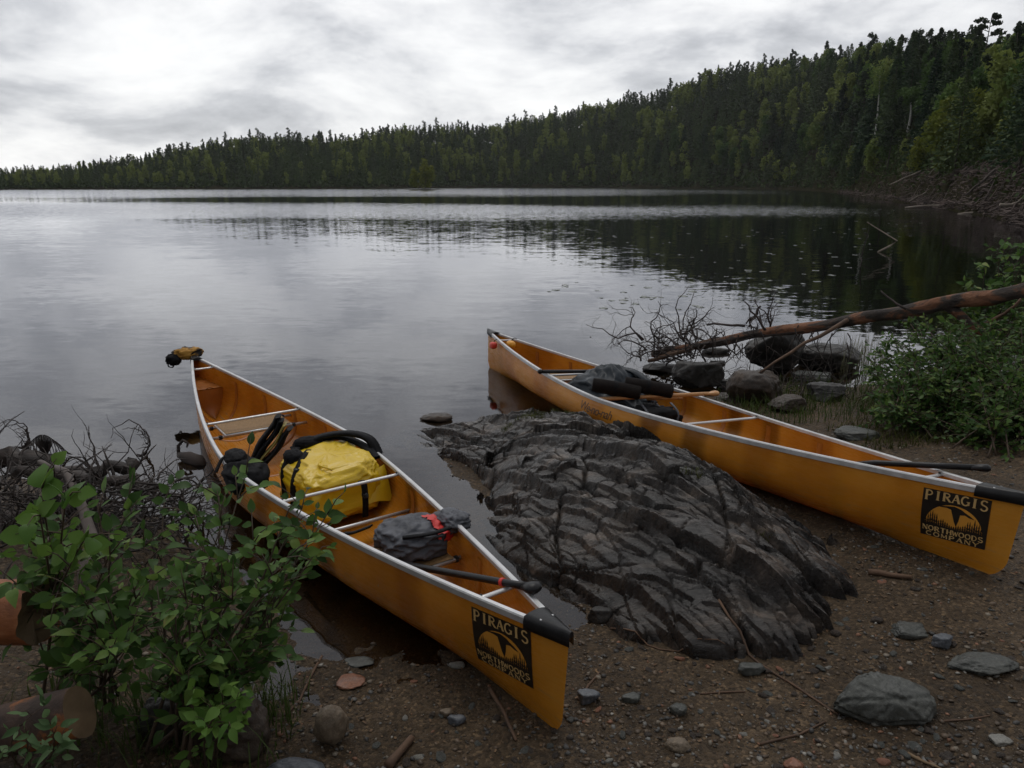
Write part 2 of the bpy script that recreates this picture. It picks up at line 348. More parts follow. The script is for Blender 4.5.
# sun stands over the lake, ahead of the camera and a little left
e=math.radians(SUN_E); a=math.radians(SUN_A)
dirn=Vector((math.sin(a)*math.cos(e),math.cos(a)*math.cos(e),math.sin(e)))
so.rotation_euler=dirn.to_track_quat('Z','Y').to_euler()
cd=bpy.data.cameras.new('camera'); cd.sensor_width=36; cd.lens=F*36/1024; cd.clip_start=.05; cd.clip_end=6000
co=bpy.data.objects.new('camera',cd); C.objects.link(co); co.location=(0,0,CH); co.rotation_euler=(math.pi/2-PT,0,0)
sc=bpy.context.scene; sc.camera=co
sc.view_settings.view_transform='Standard'; sc.view_settings.look='None'; sc.view_settings.exposure=.50; sc.view_settings.gamma=1
sc.render.resolution_x=1024; sc.render.resolution_y=768
def haze():
    m,nt,out=newmat('moist_air'); v=N(nt,'ShaderNodeVolumePrincipled'); v.inputs['Density'].default_value=.00011; v.inputs['Color'].default_value=(.86,.90,.95,1); v.inputs['Anisotropy'].default_value=.2; nt.links.new(v.outputs[0],out.inputs['Volume'])
    b=MB(); b.box((0,0,83),(3300,3300,178)); o=b.build('haze',m,smooth=False); tag(o,'thin moist air over the lake',kind='stuff')
haze()

# ================================================================ FOREST
def leafcloud(pts,size,nrm=None,flat=.0):
    """many small leaf-clump quads; pts (n,3), size (n,)"""
    n=len(pts); a=rng.randn(n,3); a/=np.linalg.norm(a,axis=1)[:,None]
    b=rng.randn(n,3); b-=a*(a*b).sum(1)[:,None]; b/=np.linalg.norm(b,axis=1)[:,None]
    if flat: a[:,2]*=(1-flat); b[:,2]*=(1-flat)
    s=size[:,None]
    V=np.stack([pts-a*s-b*s*.35,pts+b*s*.7,pts+a*s-b*s*.2,pts-b*s*.75],1).reshape(-1,3)
    return V,np.arange(4*n).reshape(n,4)
def spruce_pts(H,R,n,rag=.25,bare=.08):
    t=rng.rand(n)**.75; z=H*(bare+(1-bare)*t)
    tier=.72+.38*((z*1.15)%1.0)
    lob=1+.22*np.sin(np.arange(n)*0+z*3)
    rad=R*(1-t)**.82*tier*(rng.rand(n)**.45)*(1+rag*rng.randn(n)*.5)+.10
    an=rng.rand(n)*2*np.pi
    return np.stack([rad*np.cos(an),rad*np.sin(an),z-rad*.22],1)
def pine_pts(H,R,n):
    out=[]
    k=13
    for i in range(k):
        t=i/(k-1); z=H*(.45+.55*t); rr=R*(1.05-.75*t)*random.uniform(.55,1.1); an=random.uniform(0,6.28)
        m=n//k; c=np.array([rr*.55*math.cos(an),rr*.55*math.sin(an),z-.2])
        p=rng.randn(m,3); p/=np.linalg.norm(p,axis=1)[:,None]; p*=rng.rand(m,1)**.4
        out.append(c+p*np.array([rr*.75,rr*.75,H*.045]))
    return np.vstack(out)
def birch_pts(H,R,n,lo=.35):
    out=[];k=16
    for i in range(k):
        t=random.random(); z=H*(lo+(1-lo)*(.08+.86*t)); rr=R*math.sin(math.pi*(.18+.75*t))*random.uniform(.5,1.0); an=random.uniform(0,6.28)
        m=n//k; c=np.array([rr*.6*math.cos(an),rr*.6*math.sin(an),z]); p=rng.randn(m,3); p/=np.linalg.norm(p,axis=1)[:,None]; p*=rng.rand(m,1)**.33
        s=R*random.uniform(.30,.48); out.append(c+p*np.array([s,s,s*1.15]))
    return np.vstack(out)
needle=mat('dark_needles',[(.3,(.020,.038,.022)),(.5,(.038,.066,.032)),(.7,(.075,.105,.042))],scale=.16,rough=.8,spec=.15,randomise=.5,trans=.15)
needle2=mat('pine_needles',[(.3,(.030,.045,.027)),(.7,(.070,.090,.048))],scale=.18,rough=.8,spec=.15,randomise=.45,trans=.15)
leafg=mat('broad_green',[(.3,(.055,.10,.028)),(.5,(.10,.165,.042)),(.7,(.19,.23,.060))],scale=.15,rough=.7,spec=.2,randomise=.6,trans=.3)
leafy=mat('yellow_green',[(.3,(.10,.13,.022)),(.55,(.18,.20,.03)),(.78,(.28,.24,.04))],scale=.35,rough=.7,spec=.2,randomise=.25,trans=.3)
barkd=two('dark_bark',(.035,.028,.022),(.07,.058,.046),scale=3,rough=.9)
barkw=two('pale_birch_bark',(.55,.54,.50),(.30,.29,.27),scale=2.5,rough=.8,stretch=(1,1,4))
def trunk_mesh(H,r,lean=0,branches=0,lo=.3):
    b=MB(); pts=[(lean*(i/6)**2+random.uniform(-.06,.06)*i/3,random.uniform(-.06,.06)*i/3,H*i/6-.6*(i==0)) for i in range(7)]
    b.tube(pts,[r*(1-.13*i) for i in range(7)],6)
    for k in range(branches):
        z=H*random.uniform(lo,.93); an=random.uniform(0,6.28); l=H*.12*random.uniform(.5,1.2)
        b.tube([(0,0,z),(l*.6*math.cos(an),l*.6*math.sin(an),z+l*.15),(l*math.cos(an),l*math.sin(an),z+l*.1)],[r*.28,r*.18,r*.08],4)
    return b
def proto(name,pts,size,lm,tb,tm,flat=0):
    root=empty(name,(0,0,-50)); V,Fc=leafcloud(pts,size,flat=flat)
    npmesh('crown',V,Fc,lm,root,smooth=False); tb.build('trunk',tm,root); return root
PROT={}
def mkprotos():
    def sz(n,a): return a*(.6+.8*rng.rand(n))
    P=PROT
    for i,(H,R,n) in enumerate([(1,.22,1500),(1,.18,1300),(1,.26,1600)]):
        H=14;R*=14
        pts=spruce_pts(H,R,n); P['spruce%d'%i]=proto('spruce_tree',pts,sz(len(pts),.36)*(1.15-.75*np.clip(pts[:,2]/H,0,1)),needle,trunk_mesh(H*.95,.14),barkd,flat=.35)
    for i in range(3):
        H=16; pts=pine_pts(H,3.0,1800); P['pine%d'%i]=proto('pine_tree',pts,sz(len(pts),.34)*(1.1-.4*np.clip(pts[:,2]/H,0,1)),needle2,trunk_mesh(H*.98,.17,random.uniform(-.5,.5),10,.4),barkd,flat=.4)
    for i in range(3):
        H=13; pts=birch_pts(H,3.3,1900,.25); P['birch%d'%i]=proto('birch_tree',pts,sz(len(pts),.28),leafg,trunk_mesh(H*.9,.11,random.uniform(-.5,.5),8,.4),barkw if i==2 else barkd)
    for i in range(2):
        H=9; pts=birch_pts(H,2.7,1800,.04); P['yellow%d'%i]=proto('aspen_tree',pts,sz(len(pts),.24),leafy,trunk_mesh(H*.9,.09,0,8,.2),barkd)
mkprotos()
USED=set()
def place_tree(k,x,y,s,label,cat,group=None,z=None,sq=1):
    p=PROT[k]
    ks=[c for c in p.children]
    if k in USED: o=copy_tree(p,None,ks)
    else: USED.add(k); o=p
    o.location=(x,y,(gz(x,y) if z is None else z)-.15); o.rotation_euler=(random.uniform(-.03,.03),random.uniform(-.03,.03),random.uniform(0,6.28)); o.scale=(s*sq,s*sq,s)
    for q in('group',):
        if q in o: del o[q]
    tag(o,label,cat,group); return o
def pos(px,d):
    th=math.atan((px-512)/765.6); return math.sin(th)*d,math.cos(th)*d
def shore_d(px):
    lo=8.0
    return float(np.interp(px,PXK,DSK))
BIRCH=[(868,134,150.),(900,139,135.),(966,62,500.)]
def forest():
    trees=[]; t_=lambda r:r/11.5
    px=-110.0
    # rows from the water's edge to behind the ridge
    for row in range(15):
        px=-110.0
        while px<1150:
            ds=shore_d(px); dep=float(np.interp(px,[780,860],[120.,95.]))
            d=ds+t_(row)*dep
            spacing=(3.2 if row<3 else 3.9)*random.uniform(.6,1.3)*(.75 if row>8 else 1)*(.8 if px>800 else 1)
            px+=spacing/d*765.6; ds=shore_d(px); dep=float(np.interp(px,[780,860],[120.,95.])); d=ds+(3 if px<835 else 8)+(row+.12+random.uniform(-.35,.35))/11.5*dep*1.02
            if 829<px<846 : 
                pass
            x,y=pos(px,d)
            trees.append((px,d,x,y,row))
    xs=np.array([t[2] for t in trees]);ys=np.array([t[3] for t in trees]); zs=gh_(xs,ys)
    out=[]
    for (px,d,x,y,row),z in zip(trees,zs):
        if z<.25: continue
        near=px>838 
        rr=random.random(); big=perlin(np.array(px/60.),np.array(d/40.))
        if big>.25: kind='birch' if rr<.62 else ('spruce' if rr<.8 else 'pine')
        else: kind='birch' if rr<.2 else ('pine' if (row>8 and rr<.62) or rr<.35 else 'spruce')
        if row==0 and near and rr<.35: continue
        hs=float(np.interp(px,[0,100,250,500,840],[.5,.6,.82,.95,1.02]))
        s=hs*random.uniform(.72,1.12)*(1.0 if row>1 else .62)
        if row>=9: s*=random.uniform(.85,1.12)
        i=random.randrange(3)
        ycap=float(np.interp(px,SKX,SKY))-1+(random.uniform(-9,3) if (kind!='birch' and random.random()<.22) else random.uniform(-2,6))*float(np.interp(px,[0,300,900],[.35,.7,1.3]))+(8 if row<6 else 0)
        for bx,by,bd in BIRCH:
            if abs(px-bx)<8 and d<bd+4: ycap=max(ycap,by+2)
        cap=(CH+(186-ycap)/765.6*y-z)/(14.5 if kind!='pine' else 16.5)
        if cap<.22: continue
        s=min(s,cap)
        if kind=='birch': i=0 if random.random()<.6 else (1 if random.random()<.7 else 2)
        out.append((s*14/d,kind,i,x,y,z,s,px,row,d))
    # visibility estimate: nearest / foremost rows and ridge rows
    out.sort(key=lambda t:-(t[0]*(1.0 if (t[8]<4 or t[8]>7 or t[7]>838) else .5)))
    inv=[o for o in out if -5<o[7]<1030]
    things=inv[:285]; tid=set(id(t) for t in things); rest=[o for o in out if id(o) not in tid]
    names={'spruce':'dark spruce','pine':'ragged pine','birch':'leafy green birch'}
    for t in things:
        _,kind,i,x,y,z,s,px,row,d=t
        where='on the near wooded hillside right of the cove' if px>838 else 'in the dark forest across the lake'
        if px>838 and row>7: where='along the skyline of the near right hill'
        if px>838 and row<2: where='at the foot of the near right hill behind the driftwood'
        place_tree(kind+str(i),x,y,s,names[kind]+' '+where,kind,names[kind]+' trees '+where,z=z)
    # the far-off remainder reads as one mass
    VV=[];FF=[];o=0
    base={}
    for k,p in PROT.items():
        me=p.children[0].data if p.children[0].name.startswith('crown') else p.children[1].data
        v=np.empty(len(me.vertices)*3,np.float32); me.vertices.foreach_get('co',v); base[k]=v.reshape(-1,4,3)
    groups={'spruce':[],'pine':[],'birch':[]}
    for t in rest: groups[t[1]].append(t)
    V3=[];MI=[]
    mats=[needle,needle2,leafg,barkd]
    for mi,kind in enumerate(('spruce','pine','birch')):
        for t in groups[kind]:
            _,_,i,x,y,z,s,px,row,d=t
            q=base[kind+str(i)]; m=430 if d>200 else 1000
            q=q[rng.choice(len(q),m,replace=False)]
            sc_=1.6 if d>200 else 1.0
            c=q.mean(1,keepdims=True); q=c+(q-c)*sc_
            a=random.uniform(0,6.28); ca,sa=math.cos(a),math.sin(a)
            X=(q[...,0]*ca-q[...,1]*sa)*s+x; Y=(q[...,0]*sa+q[...,1]*ca)*s+y; Z=q[...,2]*s+z
            V3.append(np.stack([X,Y,Z],-1).reshape(-1,3)); MI.append(np.full(m,mi,np.int32))
            # trunk as a thin quad pair
            h=12*s;w=.13*s
            tv=np.array([[x-w,y,z],[x+w,y,z],[x+w*.4,y,z+h],[x-w*.4,y,z+h],[x,y-w,z],[x,y+w,z],[x,y+w*.4,z+h],[x,y-w*.4,z+h]]); V3.append(tv); MI.append(np.full(2,3,np.int32))
    V=np.vstack(V3); Fc=np.arange(len(V)).reshape(-1,4)
    ob=npmesh('forest',V,Fc,needle,smooth=False)
    for m in mats[1:]: ob.data.materials.append(m)
    mi=np.concatenate(MI)
    if len(mi)==len(ob.data.polygons): ob.data.polygons.foreach_set('material_index',mi)
    tag(ob,'mass of dark mixed forest filling the hills behind the lake',kind='stuff')
    print('trees',len(things),'rest',len(rest))
forest()
def undergrowth():
    n=130000; px=rng.uniform(-130,1160,n); ds=np.interp(px,PXK,DSK); dep=np.interp(px,[780,860],[120.,95.])
    t=rng.rand(n)**1.1; d=ds+np.where(px<850,.5,8.5)+t*dep*1.25; th=np.arctan((px-512)/765.6); x=np.sin(th)*d; y=np.cos(th)*d
    x+=rng.randn(n)*1.0; y+=rng.randn(n)*1.0
    z=gh_(x,y); k=z>.35; x,y,z,d=x[k],y[k],z[k],d[k]; cl=sst(-.4,.5,fbm(x/6,y/6,3))
    z=z+rng.rand(len(x))**1.3*(.6+3.2*cl)
    V,Fc=leafcloud(np.stack([x,y,z],1),(.16+.22*rng.rand(len(x)))*np.clip(d/150,.6,2.2))
    o=npmesh('undergrowth',V,Fc,mat('undergrowth_green',[(.3,(.03,.045,.018)),(.6,(.05,.075,.024)),(.75,(.09,.10,.03))],scale=.12,rough=.8,spec=.15,trans=.2),smooth=False); tag(o,'low dark green brush covering the forest floor on the far hills',kind='stuff')
undergrowth()
def special_trees():
    # tall bare-stemmed pine sticking out of the right skyline
    x,y=pos(966,135); zt=CH+(186-32)/765.6*y; z=gz(x,y); H=zt-z
    b=MB(); pts=[(math.sin(i*.8)*.12,0,H*i/8) for i in range(9)]; b.tube(pts,[.19*(1-.1*i) for i in range(9)],7)
    cp=[]
    for zf,l,an in[(.97,.9,0),(.93,1.5,2.8),(.90,1.6,.4),(.85,1.8,3.3),(.81,1.5,5.9),(.76,1.3,3.0),(.70,1.0,.3)]:
        zz=H*zf; e_=Vector((l*math.cos(an),l*math.sin(an),zz+l*.25)); b.tube([(0,0,zz),e_*.6+Vector((0,0,zz*.4)),e_],[.07,.05,.02],4)
        for k in range(3):
            c=np.array([e_.x*(.5+.28*k),e_.y*(.5+.28*k),e_.z+random.uniform(-.1,.3)]); p=rng.randn(40,3); p/=np.linalg.norm(p,axis=1)[:,None]; cp.append(c+p*rng.rand(40,1)**.4*np.array([.55,.55,.28]))
    root=empty('pine_tree',(x,y,z)); V,Fc=leafcloud(np.vstack(cp),.2*(.6+.8*rng.rand(sum(len(c) for c in cp)))); npmesh('crown',V,Fc,needle2,root,smooth=False); b.build('trunk',barkd,root)
    tag(root,'tall sparse pine with bare grey stem standing above the right skyline','pine')
    # two pale birches whose white stems show on the hillside
    for px,yt,yb,dd,lab in((871,82,134,150,'white-stemmed birch on the hillside, taller and left of the pair'),(903,100,139,135,'slim white-stemmed birch on the hillside, shorter and right of the pair')):
        x,y=pos(px-3,dd); zb=CH+(186-yb)/765.6*y; zt=CH+(186-yt)/765.6*y; z=min(gz(x,y),zb); H=zt-z
        b=MB(); b.tube([(.25*math.sin(i*.5),0,H*i/8) for i in range(9)],[.20*(1-.08*i) for i in range(9)],7)
        n=900; c0=H*.62; p=rng.randn(n,3); p/=np.linalg.norm(p,axis=1)[:,None]; p=p*rng.rand(n,1)**.35*np.array([2.0,2.0,H*.22])*(1+.3*np.sin(p[:,:1]*7)); p[:,2]+=H*.9
        root=empty('birch_tree',(x,y,z)); V,Fc=leafcloud(p,.2*(.6+.8*rng.rand(n))); npmesh('crown',V,Fc,leafg,root,smooth=False); b.build('trunk',barkw,root); tag(root,lab,'birch')
    # yellow-green young trees over the driftwood bank
    for px,d,s,k,lab in((938,84,.80,'yellow0','yellow-green aspen above the driftwood bank, biggest and leftmost of its clump'),(968,80,.72,'yellow1','yellow-green aspen above the driftwood bank, middle of its clump'),(1006,72,.55,'yellow0','low yellow-green aspen at the right end of the driftwood bank'),(915,96,.45,'yellow1','small green-yellow sapling at the left foot of the aspen clump')):
        x,y=pos(px,d); place_tree(k,x,y,s,lab,'aspen',sq=1.1)
    # islet with two cone-shaped trees
    ix,iy=pos(424,262)
    v=[];b=MB(); b.grid([[ (ix+rr*8.5*math.cos(a),iy+rr*4*math.sin(a),.45*(1-rr*rr)-.1+.1*math.sin(a*5)*rr*(1-rr)) for a in np.linspace(0,6.283,28)[:-1]] for rr in (1.1,.85,.6,.3,.01)],close_v=True)
    o=b.build('island',two('islet_soil',(.03,.025,.018),(.06,.06,.03),scale=.5,rough=.95)); tag(o,'tiny low islet in front of the far shore',kind='structure')
    place_tree('yellow0',ix+.6,iy,1.15,'larger cone-shaped green tree standing on the tiny islet','cedar',z=.2,sq=1.15)
    place_tree('yellow1',ix-3.4,iy+.5,.75,'lower rounded tree left of the cone-shaped one on the islet','cedar',z=.2,sq=1.2)
special_trees()
for k,p in PROT.items():
    if k not in USED:
        for c in list(p.children): bpy.data.objects.remove(c)
        bpy.data.objects.remove(p)
# ---------------------------------------------------------------- driftwood bank on the right shore
def driftbank():
    b=MB()
    for i in range(4200):
        px=random.uniform(838,1120); d=shore_d(px)+random.uniform(-1.5,7.5)*(1 if px>900 else .7); x,y=pos(px,d); z=max(gz(x,y),0)+random.uniform(-.1,.6)
        L=random.uniform(.8,3.6); an=random.uniform(-.9,.9); el=random.gauss(.05,.28)
        dv=Vector((math.cos(an)*math.cos(el),math.sin(an)*math.cos(el),math.sin(el)))*L; p=Vector((x,y,z)); r=random.uniform(.012,.06)
        b.tube([p,p+dv*.5+Vector((0,0,random.uniform(-.15,.15))),p+dv],[r,r*.8,r*.3],4)
    o=b.build('driftwood_pile',two('weathered_sticks',(.045,.034,.030),(.14,.105,.092),scale=.7,rough=.9)); tag(o,'long tangle of grey-brown sticks and brush heaped on the far right bank',kind='stuff')
    pale=two('bleached_log',(.16,.13,.105),(.30,.26,.22),scale=1.2,rough=.85,stretch=(1,1,3))
    dk=two('dark_log',(.04,.03,.025),(.08,.065,.055),scale=1.2,rough=.85)
    L=[((1005,212),(958,214),.13,pale,'pale bleached log lying low at the right end of the driftwood bank'),
       ((985,203),(905,207),.10,pale,'long grey log lying along the foot of the driftwood bank'),
       ((921,171),(889,185),.10,pale,'light leaning log high on the left of the driftwood bank'),
       ((935,188),(909,201),.09,pale,'short pale log pointing down to the water in the driftwood bank'),
       ((995,170),(965,196),.10,dk,'dark log slanting down the right part of the driftwood bank'),
       ((884,192),(862,196),.07,pale,'small pale stick log at the left tip of the driftwood bank'),
       ((1030,206),(1000,204),.14,pale,'thick pale log end at the right picture edge by the water')]
    for (a,bb,r,m,lab) in L:
        d=shore_d((a[0]+bb[0])/2)+1.0; A=ray(*a);A=Vector(A*(d/np.hypot(A[0],A[1])))+Vector((0,0,CH)); d2=d-.8; B=ray(*bb);B=Vector(B*(d2/np.hypot(B[0],B[1])))+Vector((0,0,CH))
        mb=MB(); k=[A.lerp(B,i/6)+Vector((0,0,random.uniform(-.06,.06))) for i in range(7)]; mb.tube(k,[r*(1-.07*i) for i in range(7)],7,jag=.1)
        mid=A.lerp(B,.5); 
        for q in range(3):
            p=k[q+2]; mb.tube([p,p+Vector((random.uniform(-.4,.4),-.2,random.uniform(.2,.6)))],[r*.35,r*.1],4)
        tag(mb.build('driftwood_log',m),lab,'log')
driftbank()
# ---------------------------------------------------------------- lily pads
def pads():
    m=two('lily_pad_green',(.05,.065,.035),(.10,.11,.08),scale=4,rough=.35,randomise=.5)
    b=MB(); n=14; v=[(0,0,.004)]+[(.11*math.cos(a),.11*math.sin(a),.004+.004*math.sin(3*a)) for a in np.linspace(.18,2*math.pi-.18,n)]
    b.add(v,[(0,i,i+1) for i in range(1,n)]); proto_=b.build('lily_pad',m,loc=(0,0,0)); lab='round green lily pad floating on the dark reflection right of centre'
    cnt=0
    while cnt<160:
        py=215+(random.random()**.8)*95; px=random.uniform(545,985)
        if py>225 and px>870+ (260-py)*2: continue
        if random.random()>(.95 if py<250 else .45): continue
        p=at(px,py,0); 
        if float(sdist(p.x,p.y))>-1.2: continue
        o=proto_ if cnt==0 else proto_.copy()
        if cnt: C.objects.link(o)
        s=random.uniform(.35,.85); o.location=p; o.scale=(s,s,1); o.rotation_euler=(0,0,random.uniform(0,6.28)); tag(o,lab,'lily pad','lily pads floating off the right shore'); cnt+=1
pads()
#@@P3@@
# ================================================================ CANOES
CL=5.64; GW=.864; NNN=1.48; HE=.437; HCn=.305; KK=1.79
QA=((-1.42303748,4.54109808,-.0038),(math.radians(-.329),math.radians(-.628),math.radians(-54.88293734)))
QB=((1.0017938,5.54520734,.0738),(math.radians(-4.1687),math.radians(-2.16218825),math.radians(-62.838549)))
def gwf(s): return GW/2*(1-np.abs(2*s-1)**NNN)
def ghf(s): return HCn+(HE-HCn)*np.abs(2*s-1)**KK
def inset(z,dk):
    a=.035*(1-np.clip(z/.43,0,1)); q=np.clip((.12-dk-z)/.12,0,1); return a+.13*(1-np.sqrt(1-q*q))
def hull(s,u,side,off=0.0,dk=0.0,lift=None):
    s=np.asarray(s,float);u=np.asarray(u,float); s,u=np.broadcast_arrays(s,u)
    tau=u**2.2; e=np.abs(2*s-1); mm=np.clip((1-e)/.55,0,1); mm=mm*mm*(3-2*mm)
    p=2.2+2.2*mm; q=1.25+1.05*mm
    b=(1-(1-tau)**p)**(1/q)*(1+.06*mm*np.sin(np.pi*tau**.7))
    z=-dk+(ghf(s)+dk)*tau
    y=np.maximum(gwf(s)*b-off,0)
    x=(s-.5)*(CL-2*inset(z,dk)-3*off)
    return np.stack([x,side*y,z+off*(1-tau)],-1)
def hull_at(x,z,side,off=0,dk=0):
    """point of the hull surface at local length x and height z"""
    s=x/(CL-2*inset(np.array(z,float),dk))+.5; s=min(max(float(s),0),1); tau=(z+dk)/(float(ghf(s))+dk)
    tau=min(max(tau,0),1); P=hull(s,tau**(1/2.2),side,0,dk); e_=1e-3
    Pa=hull(min(s+e_,1),tau**(1/2.2),side,0,dk)-hull(max(s-e_,0),tau**(1/2.2),side,0,dk); Pb=hull(s,min(tau+e_,1)**(1/2.2),side,0,dk)-hull(s,max(tau-e_,0)**(1/2.2),side,0,dk)
    n=np.cross(Pa,Pb); n/=np.linalg.norm(n)+1e-12
    if n[1]*side<0: n=-n
    return P+n*off
def kevlar(name,bands):
    m,nt,out=newmat(name); L=nt.links.new; b=N(nt,'ShaderNodeBsdfPrincipled'); L(b.outputs[0],out.inputs[0])
    tc=N(nt,'ShaderNodeTexCoord'); sx=N(nt,'ShaderNodeSeparateXYZ'); L(tc.outputs['Object'],sx.inputs[0])
    nz=N(nt,'ShaderNodeTexNoise'); nz.inputs['Scale'].default_value=3; nz.inputs['Detail'].default_value=6; L(tc.outputs['Object'],nz.inputs['Vector'])
    r=ramp(nt,[(.3,(.50,.185,.016)),(.5,(.63,.255,.024)),(.72,(.72,.33,.045))]); L(nz.outputs[0],r.inputs[0])
    mr=N(nt,'ShaderNodeMapRange'); mr.inputs[1].default_value=-2.9; mr.inputs[2].default_value=2.9
    ad=N(nt,'ShaderNodeMath',operation='MULTIPLY_ADD'); ad.inputs[1].default_value=.12; L(nz.outputs[0],ad.inputs[0]); L(sx.outputs[0],ad.inputs[2]); L(ad.outputs[0],mr.inputs[0])
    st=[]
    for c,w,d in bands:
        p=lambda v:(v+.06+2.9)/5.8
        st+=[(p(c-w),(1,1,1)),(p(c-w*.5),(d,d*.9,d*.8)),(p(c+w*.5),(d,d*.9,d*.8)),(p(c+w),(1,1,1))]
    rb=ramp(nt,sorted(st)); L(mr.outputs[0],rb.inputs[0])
    mx=N(nt,'ShaderNodeMix',data_type='RGBA',blend_type='MULTIPLY'); mx.inputs[0].default_value=1; L(r.outputs[0],mx.inputs[6]); L(rb.outputs[0],mx.inputs[7])
    # scuffed lower hull: scratches run along the boat
    mp=N(nt,'ShaderNodeMapping'); mp.inputs['Scale'].default_value=(1.2,20,28); L(tc.outputs['Object'],mp.inputs[0])
    sn=N(nt,'ShaderNodeTexNoise'); sn.inputs['Scale'].default_value=2.0; sn.inputs['Detail'].default_value=8; sn.inputs['Roughness'].default_value=.7; L(mp.outputs[0],sn.inputs['Vector'])
    rs=ramp(nt,[(.56,(0,0,0)),(.66,(1,1,1))]); L(sn.outputs[0],rs.inputs[0])
    zr=N(nt,'ShaderNodeMapRange'); zr.inputs[1].default_value=.02;zr.inputs[2].default_value=.26;zr.inputs[3].default_value=.65;zr.inputs[4].default_value=.06; L(sx.outputs[2],zr.inputs[0])
    ml=N(nt,'ShaderNodeMath',operation='MULTIPLY'); L(rs.outputs[0],ml.inputs[0]); L(zr.outputs[0],ml.inputs[1])
    m3=N(nt,'ShaderNodeMix',data_type='RGBA'); L(ml.outputs[0],m3.inputs[0]); L(mx.outputs[2],m3.inputs[6]); m3.inputs[7].default_value=(.30,.22,.12,1)
    L(m3.outputs[2],b.inputs['Base Color'])
    b.inputs['Roughness'].default_value=.32; b.inputs['Specular IOR Level'].default_value=.4
    rr=N(nt,'ShaderNodeMapRange'); rr.inputs[1].default_value=.3;rr.inputs[2].default_value=.7;rr.inputs[3].default_value=.14;rr.inputs[4].default_value=.42; L(sn.outputs[0],rr.inputs[0]); L(rr.outputs[0],b.inputs['Roughness'])
    nb=N(nt,'ShaderNodeTexNoise'); nb.inputs['Scale'].default_value=7; nb.inputs['Detail'].default_value=3; L(tc.outputs['Object'],nb.inputs['Vector'])
    bp=N(nt,'ShaderNodeBump'); bp.inputs['Distance'].default_value=.006; L(nb.outputs[0],bp.inputs['Height']); L(bp.outputs[0],b.inputs['Normal'])
    t=N(nt,'ShaderNodeBsdfTranslucent'); L(m3.outputs[2],t.inputs[0]); ms=N(nt,'ShaderNodeMixShader'); ms.inputs[0].default_value=.22; L(b.outputs[0],ms.inputs[1]); L(t.outputs[0],ms.inputs[2]); L(ms.outputs[0],out.inputs[0])
    return m
alu=mat('worn_aluminium',[(.3,(.50,.50,.50)),(.7,(.66,.66,.67))],scale=9,rough=.42,metal=.55,rvar=.12,bump=.0006,bscale=60)
blackp=two('black_plastic',(.008,.008,.009),(.016,.016,.018),scale=20,spec=.3,rough=.38,bump=.0008,bscale=150)
webb=two('tan_webbing',(.20,.115,.045),(.30,.18,.08),scale=30,rough=.75,bump=.002,bscale=200,stretch=(1,6,1))
blackd=two('decal_black',(.012,.008,.006),(.02,.014,.010),scale=8,rough=.35)
golds=two('decal_gold',(.50,.32,.12),(.60,.40,.17),scale=8,rough=.4)
ambers=two('decal_amber',(.58,.25,.03),(.66,.30,.04),scale=8,rough=.4)
def arc(cx,cy,rx,ry,a0,a1,n=10): return [(cx+rx*math.cos(math.radians(a0+(a1-a0)*i/n)),cy+ry*math.sin(math.radians(a0+(a1-a0)*i/n))) for i in range(n+1)]
Tk,Th=.20,.09
GL={
'P':[([(.22,0),(.22,1)],Tk),([(.22,.96)]+arc(.45,.73,.36,.23,90,-90)+[(.22,.5)],.13),([(.05,.03),(.42,.03)],.06),([(.05,.97),(.3,.97)],.06)],
'I':[([(.5,0),(.5,1)],Tk),([(.3,.03),(.7,.03)],.06),([(.3,.97),(.7,.97)],.06)],
'R':[([(.2,0),(.2,1)],Tk),([(.2,.96)]+arc(.42,.74,.34,.22,90,-90)+[(.2,.52)],.12),([(.45,.5),(.88,.03)],Tk*.9),([(.04,.03),(.38,.03)],.06),([(.78,.03),(1,.03)],.06)],
'A':[([(.5,1),(.14,0)],Th),([(.5,1),(.86,0)],Tk),([(.27,.34),(.72,.34)],.08),([(.0,.03),(.28,.03)],.06),([(.72,.03),(1,.03)],.06)],
'G':[(arc(.52,.5,.40,.48,50,330,16),.15),([(.86,.42),(.86,.06)],Tk*.8),([(.62,.43),(1,.43)],.07)],
'S':[(arc(.5,.74,.30,.23,30,230,10)+arc(.5,.26,.32,.24,50,-160,12),.15)],
'N':[([(.16,0),(.16,1)],Th),([(.16,1),(.84,0)],Tk),([(.84,0),(.84,1)],Th),([(.0,.97),(.25,.97)],.06),([(.7,.97),(1,.97)],.06),([(.02,.03),(.32,.03)],.06)],
'O':[(arc(.5,.5,.38,.46,0,360,18),.15)],
'T':[([(.5,0),(.5,1)],Tk),([(.08,.95),(.92,.95)],.1)],
'H':[([(.2,0),(.2,1)],Tk),([(.8,0),(.8,1)],Tk),([(.2,.5),(.8,.5)],.09)],
'W':[([(.04,1),(.28,0)],Tk*.8),([(.28,0),(.5,.8)],Th),([(.5,.8),(.72,0)],Tk*.8),([(.72,0),(.96,1)],Th)],
'D':[([(.2,0),(.2,1)],Tk),([(.2,.96)]+arc(.4,.5,.45,.46,90,-90,12)+[(.2,.04)],.12)],
'C':[(arc(.54,.5,.40,.46,45,315,14),.15)],
'M':[([(.12,0),(.16,1)],Th),([(.16,1),(.5,.15)],Tk*.8),([(.5,.15),(.84,1)],Th),([(.84,1),(.88,0)],Tk*.8)],
'Y':[([(.08,1),(.5,.5)],Tk*.8),([(.92,1),(.5,.5)],Th),([(.5,.5),(.5,0)],Tk*.8)],
}
